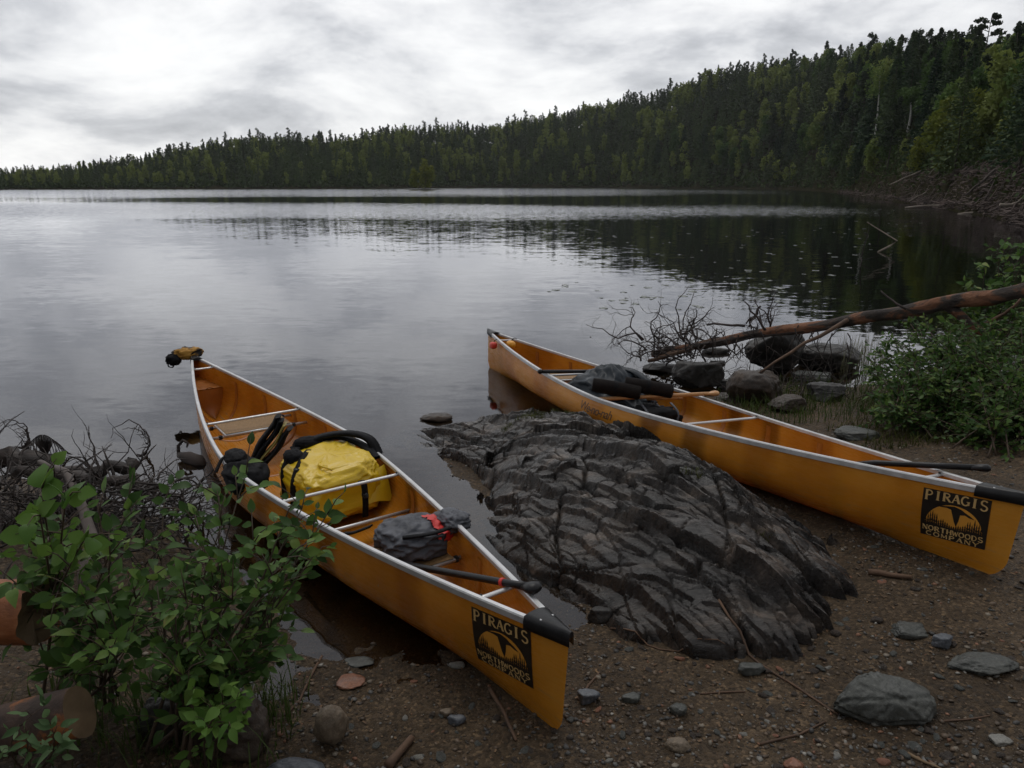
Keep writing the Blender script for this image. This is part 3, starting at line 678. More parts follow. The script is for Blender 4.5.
def stroke(poly,w,F_,mb):
    """flat ribbon along a polyline, mapped by F_ onto the hull"""
    P=[Vector(p) for p in poly]; 
    if len(P)==2: P=[P[0].lerp(P[1],i/4) for i in range(5)]
    v=[]
    for i,p in enumerate(P):
        t=P[min(i+1,len(P)-1)]-P[max(i-1,0)]; t=t.normalized() if t.length>0 else Vector((1,0)); n=Vector((-t.y,t.x))*w/2
        v+=[F_(p.x+n.x,p.y+n.y),F_(p.x-n.x,p.y-n.y)]
    mb.add(v,[(2*i,2*i+1,2*i+3,2*i+2) for i in range(len(P)-1)])
def word(txt,box,F_,mb,gap=.12,arch=0,big=1):
    x0,x1,y0,y1=box; n=len(txt); cw=(x1-x0)/n
    for i,ch in enumerate(txt):
        cx=x0+cw*(i+.5); k=(2*(i+.5)/n-1)
        dy=arch*(1-k*k)
        for poly,w in GL[ch]:
            wd=cw*(1-gap); hh=(y1-y0)
            q=[(cx+(px_-.5)*wd,y0+dy+py_*(hh-dy if arch else hh)) for px_,py_ in poly]
            stroke(q,w*min(wd,hh)*1.3,F_,mb)
def decal(root,dk,x0,x1,ztop=-.050,h=.245):
    side=-1
    def W(off):
        def f(a,b):
            x=x0+(x1-x0)*a; s=x/CL+.5; zt=float(ghf(s))+ztop
            return hull_at(x,zt-h*(1-b),side,off,dk)
        return f
    f=W(.0016); mb=MB(); mb.grid([[f(a,b) for b in np.linspace(0,1,16)] for a in np.linspace(0,1,14)]); plate=mb.build('logo_decal',blackd,root)
    f=W(.0026); mb=MB(); cols=[]
    for a in np.linspace(.07,.93,26):
        top=.25+.50*math.sqrt(max(0,1-((a-.5)/.435)**2)); cols.append([f(a,b) for b in np.linspace(.25,max(top,.251),12)])
    mb.grid(cols); mb.build('sunset_panel',ambers,plate)
    g=W(.0036); mb=MB()
    # flying bird
    def fan(poly):
        P=[Vector(p) for p in poly]; from mathutils.geometry import tessellate_polygon
        tri=tessellate_polygon([[Vector((p.x,p.y,0)) for p in P]]); mb.add([g(p.x,p.y) for p in P],[tuple(t) for t in tri])
    fan([(.20,.715),(.28,.675),(.38,.68),(.45,.66),(.475,.56),(.51,.42),(.545,.33),(.575,.45),(.59,.585),(.66,.60),(.72,.565),(.80,.55),(.73,.61),(.655,.655),(.60,.70),(.50,.735),(.40,.72),(.29,.695)])
    rr=random.Random(5)
    for i in range(26):
        a=.085+.83*i/25; k=abs(a-.5)/.42; hgt=.07+.34*(k**1.1)*rr.uniform(.5,1.1); hgt=min(hgt,.53*math.sqrt(max(0,1-((a-.5)/.435)**2))*.95); w=.026
        for q in range(3):
            fan([(a-w*(1-.25*q),.25+hgt*q*.3),(a+w*(1-.25*q),.25+hgt*q*.3),(a,.25+hgt*(.45+q*.28))])
    stroke([(.07,.25),(.93,.25)],.03,g,mb)
    mb.build('bird_and_trees',blackd,plate)
    mb=MB(); 
    word('PIRAGIS',(.03,.975,.755,.98),g,mb,gap=-.02,arch=.05)
    mb.build('lettering',golds,plate); mb=MB()
    word('NORTHWOODS',(.03,.97,.13,.235),g,mb,gap=.02)
    mb.build('lettering',golds,plate); mb=MB()
    word('COMPANY',(.08,.92,.02,.11),g,mb,gap=.1)
    mb.build('lettering',golds,plate)
def make_canoe(Q,dk,label,bands,seats,thw,low=None,name_text=False,dxx=(2.345,2.648)):
    root=empty('canoe',Q[0],Q[1]); tag(root,label,'canoe','amber canoes pulled up on the shore')
    hm=kevlar('amber_kevlar_'+label.split()[0],bands)
    S=np.concatenate([np.linspace(0,.06,10)[:-1],np.linspace(.06,.94,70),np.linspace(.94,1,10)[1:]]); U=np.linspace(0,1,20)
    mb=MB()
    for off in(0,.006):
        L_=hull(S[:,None],U[None,::-1],-1,off,dk); R_=hull(S[:,None],U[None,1:],1,off,dk); P=np.concatenate([L_,R_],1)
        mb.grid(P if off==0 else P[:,::-1])
    mb.build('hull',hm,root)
    for side in(-1,1):
        S2=np.linspace(.004,.996,90); top=hull(S2,np.ones(90),side,0,dk); rows=[]
        for i,p in enumerate(top):
            t=top[min(i+1,89)]-top[max(i-1,0)]; t/=np.linalg.norm(t); n=np.cross(t,[0,0,1]); n/=np.linalg.norm(n)
            if n[1]*side<0:n=-n
            o=[]
            for a,b in((.006,-.026),(.0085,-.024),(.0095,.000),(.006,.006),(-.010,.0065),(-.014,.002),(-.014,-.016),(-.009,-.016),(-.008,-.004),(.001,-.006),(.001,-.026)):
                q=p+n*a+np.array([0,0,b]); 
                if q[1]*side<.0006: q[1]=side*.0006
                o.append(q)
            rows.append(o)
        g=MB(); g.grid(rows,close_v=True); g.build('gunwale',alu,root,smooth=False)
    for sg,s0 in((1,.9655),(-1,.0345)):
        d=MB(); rows=[]
        for s in np.linspace(s0,1.0 if sg>0 else 0.0,9):
            w=float(gwf(s))+.0125; z=float(ghf(s)); x=(s-.5)*CL
            if abs(s-(1 if sg>0 else 0))<1e-6: x+=sg*.012; w=.010
            rows.append([(x,w*a,z+b) for a,b in((-1.02,-.040),(-1.03,-.012),(-.93,.010),(-.5,.017),(0,.020),(.5,.017),(.93,.010),(1.03,-.012),(1.02,-.040),(0.95,-.04),(.9,-.004),(-.9,-.004),(-.95,-.04))])
        d.grid(rows,close_v=True); d.add(rows[-1],[tuple(range(13))]); d.add(rows[0],[tuple(range(13))]); dp=d.build('deck_plate',blackp,root)
        sc_=MB(); x=(s0+(.012 if sg>0 else -.012)-.5)*CL
        for yy in(-.6,.6): sc_.tube([(x,yy*float(gwf(s0)),float(ghf(s0))+.012),(x,yy*float(gwf(s0)),float(ghf(s0))+.021)],.005,8)
        sc_.build('screw',alu,dp)
    for X in thw:
        s=X/CL+.5; w=float(gwf(s))-.006; z=float(ghf(s))-.012; t=MB()
        t.tube([(X,-w+.0,z),(X,-w+.04,z-.004),(X,0,z-.004),(X,w-.04,z-.004),(X,w,z)],[.013,.0125,.0125,.0125,.013],10,flat=.75); th=t.build('thwart',alu,root)
        bt=MB()
        for yy in(-1,1): bt.tube([(X,yy*(w-.018),z+.008),(X,yy*(w-.018),z+.014)],.006,6)
        bt.build('bolt',blackp,th)
    for (X,zs,sl) in seats:
        st=empty('seat',(X,0,0)); st.parent=root
        fr=MB()
        for dx in(-.13,.13):
            s=(X+dx)/CL+.5; 
            # rail reaches both hull sides
            tau=(zs+dk)/(float(ghf(s))+dk); w=float(hull(s,tau**(1/2.2),1,.004,dk)[1]); fr.tube([(dx,-w,zs),(dx,w,zs)],.0115,8)
        w0=min(.24,float(gwf((X+.13)/CL+.5))*.72,float(gwf((X-.13)/CL+.5))*.72)
        for yy in(-1,1): fr.tube([(-.17,yy*w0,zs+.016),(.17,yy*w0,zs+.016)],.010,8)
        for dx in(-.165,.165): fr.tube([(dx,-w0,zs+.016),(dx,w0,zs+.016)],.010,8)
        fr.build('seat_frame',alu,st)
        wb=MB(); wb.grid([[(dx,yy*w0,zs+.030-.018*(1-yy*yy)*(1-(dx/.17)**2)) for yy in np.linspace(-1,1,14)] for dx in np.linspace(-.165,.165,12)]); wb.grid([[(dx,yy*w0,zs+.024-.018*(1-yy*yy)*(1-(dx/.17)**2)) for yy in np.linspace(1,-1,14)] for dx in np.linspace(-.165,.165,12)]); wb.build('seat_webbing',webb,st)
        hb=MB()
        for dx in(-.13,.13):
            for yy in(-1,1):
                s=(X+dx)/CL+.5; hb.box((dx,yy*(w0+.03),zs+.0),(.028,.028,.03),bev=.005)
        hb.build('seat_bracket',blackp,st)
    if low is not None:
        for X,zs in low:
            s=X/CL+.5; tau=(zs+dk)/(float(ghf(s))+dk); w=float(hull(s,tau**(1/2.2),1,.004,dk)[1]); t=MB(); t.tube([(X,-w,zs),(X,w,zs)],.011,8); t.build('foot_bar',alu,root)
    # ribs laminated inside
    for X in np.arange(-2.0,2.01,.50):
        r=MB(); rows=[]
        for dx in(-.024,-.02,.02,.024):
            s=(X+dx)/CL+.5; of=.0065 if abs(dx)>.021 else .0105; u=np.linspace(0.02,.93,16)
            rows.append(np.concatenate([hull(s,u[::-1],-1,of,dk),hull(s,u,1,of,dk)]))
        r.grid(rows); r.build('rib',ribm,root)
    # buoyancy tanks at both ends
    for sg in(-1,1):
        X=sg*2.24; rows=[]; s=X/CL+.5
        u=np.linspace(.02,.80,12); Lh=hull(s,u,-1,.007,dk);Rh=hull(s,u,1,.007,dk); t=MB()
        t.grid([[Lh[i]*(1-k)+Rh[i]*k+np.array([-sg*.012*math.sin(math.pi*k),0,0]) for k in np.linspace(0,1,9)] for i in range(12)])
        # lid slopes to the stem
        xs=np.linspace(X,sg*2.70,8); t.grid([[np.array([x,y*float(hull(x/CL+.5,.80,1,.007,dk)[1]),float(hull(x/CL+.5,.80,1,.007,dk)[2])]) for y in np.linspace(-1,1,7)] for x in xs])
        tk=t.build('float_tank',ribm,root)
        b=MB(); zc=.20; xx=X-sg*.016; 
        def ring(r0,r1,yc=0): 
            P=[[(xx-.0015*sg,yc+r*math.cos(a),zc+r*math.sin(a)) for a in np.linspace(0,6.2832,29)] for r in(r0,r1)]; b.grid(P)
        ring(.040,.045); 
        for k in(-.012,.0,.012): b.add([(xx-.0015*sg,-.032,zc+k*1.2-.003),(xx-.0015*sg,.032,zc+k*1.2+.006),(xx-.0015*sg,.028,zc+k*1.2+.010),(xx-.0015*sg,-.028,zc+k*1.2+.003)],[(0,1,2,3)])
        b.build('round_badge',blackd,tk)
    decal(root,dk,*dxx)
    if name_text:
        cu=bpy.data.curves.new('lettering','FONT'); cu.body='We-no-nah'; cu.size=.11; cu.shear=.35; cu.space_character=.86; tob=bpy.data.objects.new('lettering_tmp',cu); C.objects.link(tob)
        bpy.context.view_layer.update(); me=bpy.data.meshes.new_from_object(tob.evaluated_get(bpy.context.evaluated_depsgraph_get())); vs=[v.co.copy() for v in me.vertices]; fs=[tuple(p.vertices) for p in me.polygons]
        w=max(v.x for v in vs); bpy.data.objects.remove(tob)
        t=MB(); 
        x0,x1=-.20,.235; vv=[]
        for v in vs:
            x=x0+(x1-x0)*v.x/w; s=x/CL+.5; vv.append(hull_at(x,float(ghf(s))-.125+v.y*.92,-1,.0016,dk))
        t.add(vv,fs); t.build('name_lettering',two('name_dark',(.03,.015,.01),(.05,.025,.012),scale=10,rough=.4),root,smooth=False)
    return root
ribm=mat('amber_rib',[(.3,(.30,.095,.012)),(.7,(.42,.15,.018))],scale=8,rough=.4,rvar=.1)
DKA=.035
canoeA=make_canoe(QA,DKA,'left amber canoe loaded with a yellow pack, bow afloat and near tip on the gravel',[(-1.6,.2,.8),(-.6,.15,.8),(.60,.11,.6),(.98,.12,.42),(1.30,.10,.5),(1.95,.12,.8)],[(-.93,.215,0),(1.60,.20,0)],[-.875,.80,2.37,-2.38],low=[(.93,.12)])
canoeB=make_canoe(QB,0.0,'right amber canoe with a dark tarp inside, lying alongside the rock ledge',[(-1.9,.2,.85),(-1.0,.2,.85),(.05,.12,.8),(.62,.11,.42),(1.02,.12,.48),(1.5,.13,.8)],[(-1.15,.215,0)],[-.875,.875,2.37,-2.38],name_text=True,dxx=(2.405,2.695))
# ---------------------------------------------------------------- gear in the canoes
def Rm(Q): 
    from mathutils import Euler
    return Euler(Q[1],'XYZ').to_matrix()
def W(Q,p): return Rm(Q)@Vector(p)+Vector(Q[0])
def gear(name,Q,base): return empty(name,W(Q,base),Q[1])
def lump(size,seed,amp=.1,fold=3.0,ex=2.4,nu=44,nv=28,sag=0,flatb=.0,ridge=1.0):
    """crumpled cloth body: superellipsoid with ridged folds"""
    sx,sy,sz=[v/2 for v in size]; rows=[]; o=Vector((seed*3.7,seed*1.3,seed*.7))
    for i in range(nv+1):
        ph=-math.pi/2+math.pi*i/nv; row=[]
        for j in range(nu):
            th=2*math.pi*j/nu
            f=lambda c:math.copysign(abs(c)**(2/ex),c)
            p=Vector((f(math.cos(ph))*f(math.cos(th)),f(math.cos(ph))*f(math.sin(th)),f(math.sin(ph))))
            q=p*fold*.5+o; r=1-abs(mn.noise(q))*2; r2=1-abs(mn.noise(q*2.3+Vector((5,1,2))))*2; r3=mn.noise(q*5)
            d=1+amp*ridge*(r*.6+r2*.35-.4)+amp*.25*r3+amp*.8*mn.noise(q*.6)
            v=Vector((p.x*sx*d,p.y*sy*d,p.z*sz*d))
            if flatb and v.z<-sz*flatb: v.z=-sz*flatb
            row.append(v)
        rows.append(row)
    m=MB(); m.grid([[tuple(v) for v in r] for r in rows],close_v=True); return m
def shift(m,d): m.v=[(v[0]+d[0],v[1]+d[1],v[2]+d[2]) for v in m.v]; return m
def strap(pts,w,th,name,m,parent,n=None):
    """flat webbing ribbon with thickness along a smoothed path"""
    P=[Vector(p) for p in pts]; Q=[]
    for i in range(len(P)-1):
        a=P[max(i-1,0)];b=P[i];c=P[i+1];d=P[min(i+2,len(P)-1)]
        for k in range(6):
            t=k/6; Q.append(.5*((2*b)+(c-a)*t+(2*a-5*b+4*c-d)*t*t+(3*b-a-3*c+d)*t**3))
    Q.append(P[-1]); v=[]; up=Vector((0,0,1)) if n is None else Vector(n)
    mb=MB(); rows=[]
    for i,p in enumerate(Q):
        t=(Q[min(i+1,len(Q)-1)]-Q[max(i-1,0)]).normalized(); s=t.cross(up); s=s.normalized() if s.length>1e-3 else Vector((1,0,0)); u=s.cross(t)
        rows.append([p+s*w/2+u*th/2,p-s*w/2+u*th/2,p-s*w/2-u*th/2,p+s*w/2-u*th/2])
    mb.grid([[tuple(q) for q in r] for r in rows],close_v=True); return mb.build(name,m,parent)
yelm=mat('yellow_coated_fabric',[(.25,(.62,.40,.012)),(.75,(.74,.52,.02))],scale=2.5,rough=.36,bump=.012,bscale=5,rvar=.08,stretch=(1,.45,1))
blkf=two('black_nylon',(.006,.006,.007),(.014,.014,.016),scale=25,spec=.08,rough=.65,bump=.002,bscale=60)
navyf=mat('dark_blue_tarp',[(.3,(.006,.010,.015)),(.7,(.012,.019,.027))],scale=7,rough=.42,spec=.2,bump=.003,bscale=20,rvar=.1)
greyf=mat('grey_nylon',[(.3,(.040,.043,.052)),(.7,(.11,.115,.135))],scale=9,spec=.3,rough=.5,bump=.004,bscale=28)
redf=two('red_fabric',(.50,.02,.018),(.62,.035,.025),scale=14,rough=.5,bump=.002,bscale=60)
shaftm=mat('varnished_wood',[(.3,(.42,.20,.07)),(.7,(.58,.31,.13))],scale=12,rough=.3,stretch=(8,1,8))
foamm=two('charcoal_foam',(.012,.010,.010),(.020,.017,.016),scale=18,spec=.08,rough=.8,bump=.002,bscale=70)
def pack():
    g=gear('dry_pack',QA,(.36,.11,.01))
    m=lump((.55,.50,.33),3,amp=.115,fold=4.6,ex=4.6,nu=110,nv=70); shift(m,(0,-.02,.16))
    # the roll-top slumps to the right side
    m.v=[(x,y,z+.035*math.sin(3*y+1)*max(0,z)/.3-.05*max(0,x)/.3*max(0,z)/.35) for x,y,z in m.v]; m.build('pack_body',yelm,g)
    fl=MB(); fl.grid([[(.17+.03*math.sin(9*y)+.1*a,y,.27-.16*a-.03*a*a+.012*math.sin(25*y+4*a)) for y in np.linspace(-.18,.27,20)] for a in np.linspace(0,1,8)]); fl.build('pack_flap',yelm,g)
    strap([(-.25,-.16,.33),(-.23,.02,.385),(-.16,.18,.40),(-.05,.28,.375),(.04,.30,.29)],.065,.022,'shoulder_strap',blkf,g)
    strap([(-.27,-.10,.35),(-.26,.05,.36),(-.20,.17,.36),(-.05,.24,.335),(.12,.25,.30)],.05,.02,'shoulder_strap',blkf,g)
    strap([(-.26,-.12,.34),(-.16,-.17,.35),(-.08,-.265,.28),(-.02,-.29,.14)],.045,.012,'side_strap',blkf,g)
    strap([(-.1,-.1,.36),(-.02,-.17,.345),(.08,-.265,.26),(.10,-.29,.10)],.035,.010,'side_strap',blkf,g)
    b=lump((.13,.12,.10),6,.15); shift(b,(-.10,-.20,.33)); b.build('strap_pad',blkf,g)
    b=lump((.12,.18,.09),8,.15); shift(b,(-.25,-.05,.35)); b.build('strap_pad',blkf,g)
    strap([(.40,.02,.29),(.445,.02,.285),(.455,.02,.18),(.44,.02,.08)],.035,.008,'tie_strap',blkf,g,n=(1,0,0))
    for (bx,by,bz) in ((-.085,-.235,.285),(.05,-.235,.30),(.455,.02,.22)):
        q=MB(); q.box((bx,by,bz),(.045,.03,.03),bev=.006); q.build('buckle',blackp,g)
    sm=MB(); K=[(x,y,.335-.02*(abs(x)/.25)**4-.03*(abs(y)/.24)**4) for x,y in [(-.22+.44*i/14,-.10+.02*math.sin(i)) for i in range(15)]]; sm.tube(K,.006,6); sm.build('seam',yelm,g)
    tag(g,'big yellow dry pack with black straps between two thwarts','pack')
pack()
def campseat():
    g=gear('camp_seat',QA,(-.22,-.12,.12))
    ylw=two('dull_yellow_trim',(.20,.16,.03),(.28,.22,.05),scale=20,rough=.6)
    for k in range(4):
        mb=MB(); bx=-.05+.040*k; lean=.06+.03*k; w=.17
        u_=Vector((.457,.889,0)); f_=Vector((.889,-.457,0))*-1
        rows=[]
        for t in np.linspace(0,1,10):
            c=u_*(.02+.30*t*.75)+Vector((bx*.9,-.12+bx*.4,.02+.36*t*(1-.06*k)))
            rows.append([tuple(c+f_*(.07*math.sin(a)*(1.1-.3*t))+u_*((.030 if k!=2 else .016)*math.cos(a)*(1-.3*t)+.01*math.sin(9*t+k))) for a in np.linspace(0,6.283,13)[:-1]])
        mb.grid(rows,close_v=True); mb.add(rows[-1],[tuple(range(12))])
        mb.build('seat_panel',blkf if k!=2 else ylw,g)
    tag(g,'folded black camp seat with dull yellow trim leaning up behind the yellow pack','camp seat')
campseat()
def small_gear():
    g=gear('jacket',QA,(.16,-.36,.24)); m=lump((.36,.24,.20),11,.25,4); m.build('jacket_body',blkf,g); s=lump((.20,.12,.10),12,.2); shift(s,(-.12,-.02,.09)); s.build('jacket_sleeve',blkf,g); strap([(-.15,.05,.05),(-.2,-.06,.09),(-.14,-.14,.02)],.02,.008,'cord',blkf,g)
    tag(g,'bunched black jacket lying against the left gunwale of the left canoe','jacket')
    g=gear('life_vest',QA,(1.57,.06,.23)); m=lump((.31,.36,.17),21,.24,2.8,ex=2.4,nu=90,nv=54,); shift(m,(.0,-.02,.07)); m.build('vest_body',greyf,g); VB=m
    m=lump((.20,.15,.08),23,.3,5,nu=50,nv=30); shift(m,(.05,.18,.12)); m.build('vest_shoulder',greyf,g)
    r=MB(); idx={}
    for f in VB.f:
        if all(-.03<VB.v[i][0]<.14 and .04<VB.v[i][1]<.15 and VB.v[i][2]>.055 for i in f):
            for i in f:
                if i not in idx: idx[i]=len(r.v); p=Vector(VB.v[i]); c=Vector((0,-.02,.04)); r.v.append(tuple(c+(p-c)*1.045+Vector((0,0,.002))))
            r.f.append(tuple(idx[i] for i in f))
    r.build('red_panel',redf,g)
    strap([(-.16,-.16,.10),(-.24,-.22,.05),(-.30,-.25,.03)],.03,.008,'belt_strap',blkf,g); strap([(.1,-.12,.13),(.16,.0,.14),(.17,.1,.15)],.025,.008,'belt_strap',blkf,g)
    tag(g,'crumpled grey life vest with a red shoulder panel in the left canoe','life vest')
    # paddle with T grip
    A=Vector((1.45,-.17,.20)); B=Vector((2.47,.075,.435)); g=gear('paddle',QA,A); d=(B-A); mb=MB(); mb.tube([(0,0,0),d*.5,d*.93,d],[.016,.0155,.015,.017],10); mb.build('shaft',blackp,g)
    mb=MB(); n=d.normalized(); s=n.cross(Vector((0,0,1))).normalized(); rows=[]
    gp=[d+n*(-.02)-s*.0,d+n*.02]; mb.tube([d-n*.02,d+n*.015,d+n*.045,d+n*.062],[.018,.034,.037,.018],12,flat=.62,up=(0,0,1)); mb.build('grip',blackp,g)
    mb=MB(); mb.tube([d*.87,d*.885],[.0175,.0175],12); mb.build('red_band',redf,g)
    mb=MB(); rows=[]
    for t in np.linspace(0,1,10):
        w=.10*math.sin(math.pi*min(.5,t*1.1+.08))*(1 if t<.9 else .85); c=-n*(.02+.42*t); rows.append([tuple(c+s*w*k+Vector((0,0,.006*(1-abs(k))))) for k in(-1,-.5,0,.5,1)]+[tuple(c+s*w*k-Vector((0,0,.006*(1-abs(k))+.001))) for k in(1,.5,0,-.5,-1)])
    mb.grid(rows,close_v=True); mb.build('blade',blackp,g); tag(g,'black paddle with red band, grip resting over the near end of the left canoe','paddle')
    # tied bundle on the far tip
    amb=mat('amber_black_rope_bag',[(.44,(.020,.016,.014)),(.52,(.42,.21,.03)),(.8,(.50,.27,.04))],scale=7,rough=.7,bump=.004,bscale=50)
    g=gear('rope_bag',QA,(-2.80,.03,.43)); m=lump((.13,.24,.11),31,.3,4); shift(m,(0,-.07,.03)); 
    m.build('bag_body',amb,g); m=lump((.10,.12,.10),33,.3,4); shift(m,(.02,-.20,-.01)); m.build('bag_mouth',blkf,g)
    strap([(.0,.07,.03),(.05,.03,.06),(.07,-.05,.03),(.04,.0,-.02)],.02,.01,'tie_cord',blkf,g); strap([(.02,-.22,.0),(.06,-.26,-.05),(.03,-.22,-.08),(.0,-.19,-.05)],.01,.008,'tie_cord',blkf,g)
    tag(g,'amber and black rope bag tied over the far tip of the left canoe','rope bag')
small_gear()
def gearB():
    g=gear('tarp',QB,(-.40,-.03,.13)); m=lump((.90,.62,.42),41,.20,3.4,ex=2.0,nu=110,nv=60); shift(m,(0,0,.10))
    m.v=[(x,y,z*(1-.35*max(0,min(1,(x-.05)/.4)))*(1-.45*max(0,min(1,(-x-.1)/.35)))+.04*math.exp(-((x-.05)**2+(y+.03)**2)/.01)) for x,y,z in m.v]; m.build('tarp_body',navyf,g)
    strap([(-.1,.1,.30),(.1,.16,.30),(.26,.22,.22)],.10,.012,'tarp_fold',navyf,g); tag(g,'dark blue wet tarp heaped in the middle of the right canoe','tarp')
    for nm,R_,lab in(('foam_roll',(.05,-.07,.335),'charcoal foam roll on the left, nearer the camera-side gunwale of the right canoe'),('foam_roll',(.14,.17,.35),'charcoal foam roll on the right, nearer the far gunwale of the right canoe')):
        R_=Vector(R_); d=Vector((.52,.85,-.12)); d.normalize(); a=-d*.36; g=gear(nm,QB,R_)
        mb=MB(); k=[a+(-a)*t for t in np.linspace(0,1,9)]; mb.tube([tuple(p) for p in k]+[tuple(d*.012),tuple(d*.014)],[.050,.054,.056,.055,.057,.056,.055,.056,.055,.049,.02],20,jag=.02); mb.build('roll_body',foamm,g)
        for t in(.55,):
            mb=MB(); mb.tube([tuple(a*t),tuple(a*t+d*.03)],[.0595,.0595],20,cap=False); mb.build('roll_strap',blkf,g)
        tag(g,lab,'foam roll')
    # wooden paddle with pear grip over the far gunwale
    G=Vector((.27,.46,.345)); d=Vector((-.40,-.90,-.085)); g=gear('wooden_paddle',QB,G); mb=MB(); mb.tube([tuple(d*t) for t in(0,.2,.5,.9)],[.0155]*4,10); mb.build('shaft',shaftm,g)
    mb=MB(); n=-d.normalized(); mb.tube([tuple(n*t) for t in(-.06,-.02,.01,.035,.055,.065)],[.016,.02,.032,.038,.03,.012],12,flat=.6); mb.build('grip',shaftm,g); tag(g,'wooden paddle with a round pear grip poking over the far gunwale','paddle')
    G=Vector((.03,.37,.265)); d=Vector((-.22,-.72,-.02)); g=gear('wooden_paddle',QB,G); mb=MB(); mb.tube([tuple(d*t) for t in(-.02,.2,.5,1.0)],[.0165]*4,10); mb.build('shaft',shaftm,g)
    mb=MB(); e_=-d.normalized(); mb.tube([tuple(e_*t) for t in(-.03,0,.012)],[.017,.019,.012],10); mb.build('grip',shaftm,g)
    tag(g,'plain wooden paddle shaft lying low under the foam rolls','paddle')
    # mesh bag below
    g=gear('mesh_bag',QB,(.10,.03,.02)); m=lump((.34,.44,.22),51,.22,5); shift(m,(0,0,.11)); m.build('bag_body',blkf,g); 
    for k in range(3): strap([(.16,-.16+.14*k,.10),(.12,-.12+.14*k,.18),(.0,-.10+.14*k,.23)],.02,.006,'bag_strap',greyf,g)
    tag(g,'lumpy black mesh bag on the canoe floor under the foam rolls','bag')
    # black paddle across the far part
    A=Vector((-.92,-.40,.335)); B=Vector((-.50,.10,.395)); g=gear('black_paddle',QB,A); d=B-A; mb=MB(); mb.tube([(0,0,0),tuple(d*.5),tuple(d)],.016,10); mb.build('shaft',blackp,g); mb=MB(); mb.tube([tuple(-d*.03),(0,0,0),tuple(d*.03)],[.012,.024,.017],10); mb.build('grip',blackp,g); tag(g,'black paddle shaft reaching out of the tarp towards the left gunwale','paddle')
    # paddle over the near end
    A=Vector((2.10,-.06,.385)); B=Vector((2.50,.185,.455)); g=gear('black_paddle',QB,A); d=B-A; n=d.normalized(); mb=MB(); mb.tube([tuple(-n*.12-Vector((0,0,.02))),(0,0,0),tuple(d*.6),tuple(d)],.0155,10); mb.build('shaft',blackp,g); mb=MB(); mb.tube([tuple(d-n*.04),tuple(d),tuple(d+n*.03),tuple(d+n*.045)],[.017,.026,.028,.014],10,flat=.7); mb.build('grip',blackp,g); tag(g,'black paddle with its grip poking over the near end of the right canoe','paddle')
    redp=two('red_float_plastic',(.60,.035,.02),(.70,.06,.03),scale=12,rough=.35); yelp=two('orange_yellow_float',(.70,.30,.02),(.80,.38,.03),scale=12,rough=.35)
    for nm,p,s,m,lab in(('float',(-2.36,-.155,.34),(.10,.07,.075),redp,'small red float hanging outside the far tip of the right canoe'),('float',(-2.20,-.03,.37),(.12,.08,.08),yelp,'small orange-yellow float inside the far tip of the right canoe')):
        g=gear(nm,QB,p); b=lump(s,61 if m is redp else 62,.08,2); b.build('float_body',m,g); strap([(0,0,s[2]/2-.005),(-.02,.04,s[2]/2+.02),(-.05,.09,s[2]/2+.01)],.008,.006,'cord',blkf,g); tag(g,lab,'float')
gearB()

def cut_water():
    """the lake surface ends at each hull, so the canoes stay dry inside"""
    from mathutils.geometry import tessellate_polygon
    from mathutils import Euler
    loops=[[Vector(v) for v in [(-2500,1.2,0),(2500,1.2,0),(2500,2500,0),(-2500,2500,0)]]]
    for Q,dk in((QA,DKA),(QB,0.)):
        Rt=np.array(Euler(Q[1],'XYZ').to_matrix()); o=np.array(Q[0]); side_pts={}
        for sd in(-1,1):
            L_=[]
            for s in np.linspace(.012,.988,70):
                u=np.linspace(0,1,160); w=hull(s,u,sd,.003,dk)@Rt.T+o
                if w[0,2]<-.001:
                    i=int(np.argmax(w[:,2]>0)); a,b=w[i-1],w[i]; t=-a[2]/(b[2]-a[2]); p=a+(b-a)*t; L_.append(Vector((p[0],p[1],0)))
            side_pts[sd]=L_
        if len(side_pts[1])>3: loops.append(side_pts[1]+side_pts[-1][::-1])
    from mathutils.geometry import delaunay_2d_cdt
    V=[];E=[]
    for l in loops:
        o=len(V); V+=[Vector((v.x,v.y)) for v in l]; E+=[(o+i,o+(i+1)%len(l)) for i in range(len(l))]
    vs,es,fs,*_=delaunay_2d_cdt(V,E,[],0,1e-5)
    def inside(x,y,l):
        c=False
        for i in range(len(l)):
            p,q=l[i],l[(i+1)%len(l)]
            if (p.y>y)!=(q.y>y) and x<(q.x-p.x)*(y-p.y)/(q.y-p.y)+p.x: c=not c
        return c
    keep=[]
    for f in fs:
        cx=sum(vs[i].x for i in f)/3; cy=sum(vs[i].y for i in f)/3
        if not any(inside(cx,cy,l) for l in loops[1:]): keep.append(tuple(f))
    ob=bpy.data.objects['water']; me=ob.data
    me.clear_geometry(); me.from_pydata([(v.x,v.y,0) for v in vs],[],keep); me.update()
    import bmesh
    bm=bmesh.new(); bm.from_mesh(me); bmesh.ops.recalc_face_normals(bm,faces=bm.faces)
    if sum(f.normal.z for f in bm.faces)<0: bmesh.ops.reverse_faces(bm,faces=bm.faces)
    bm.to_mesh(me); bm.free()
cut_water()
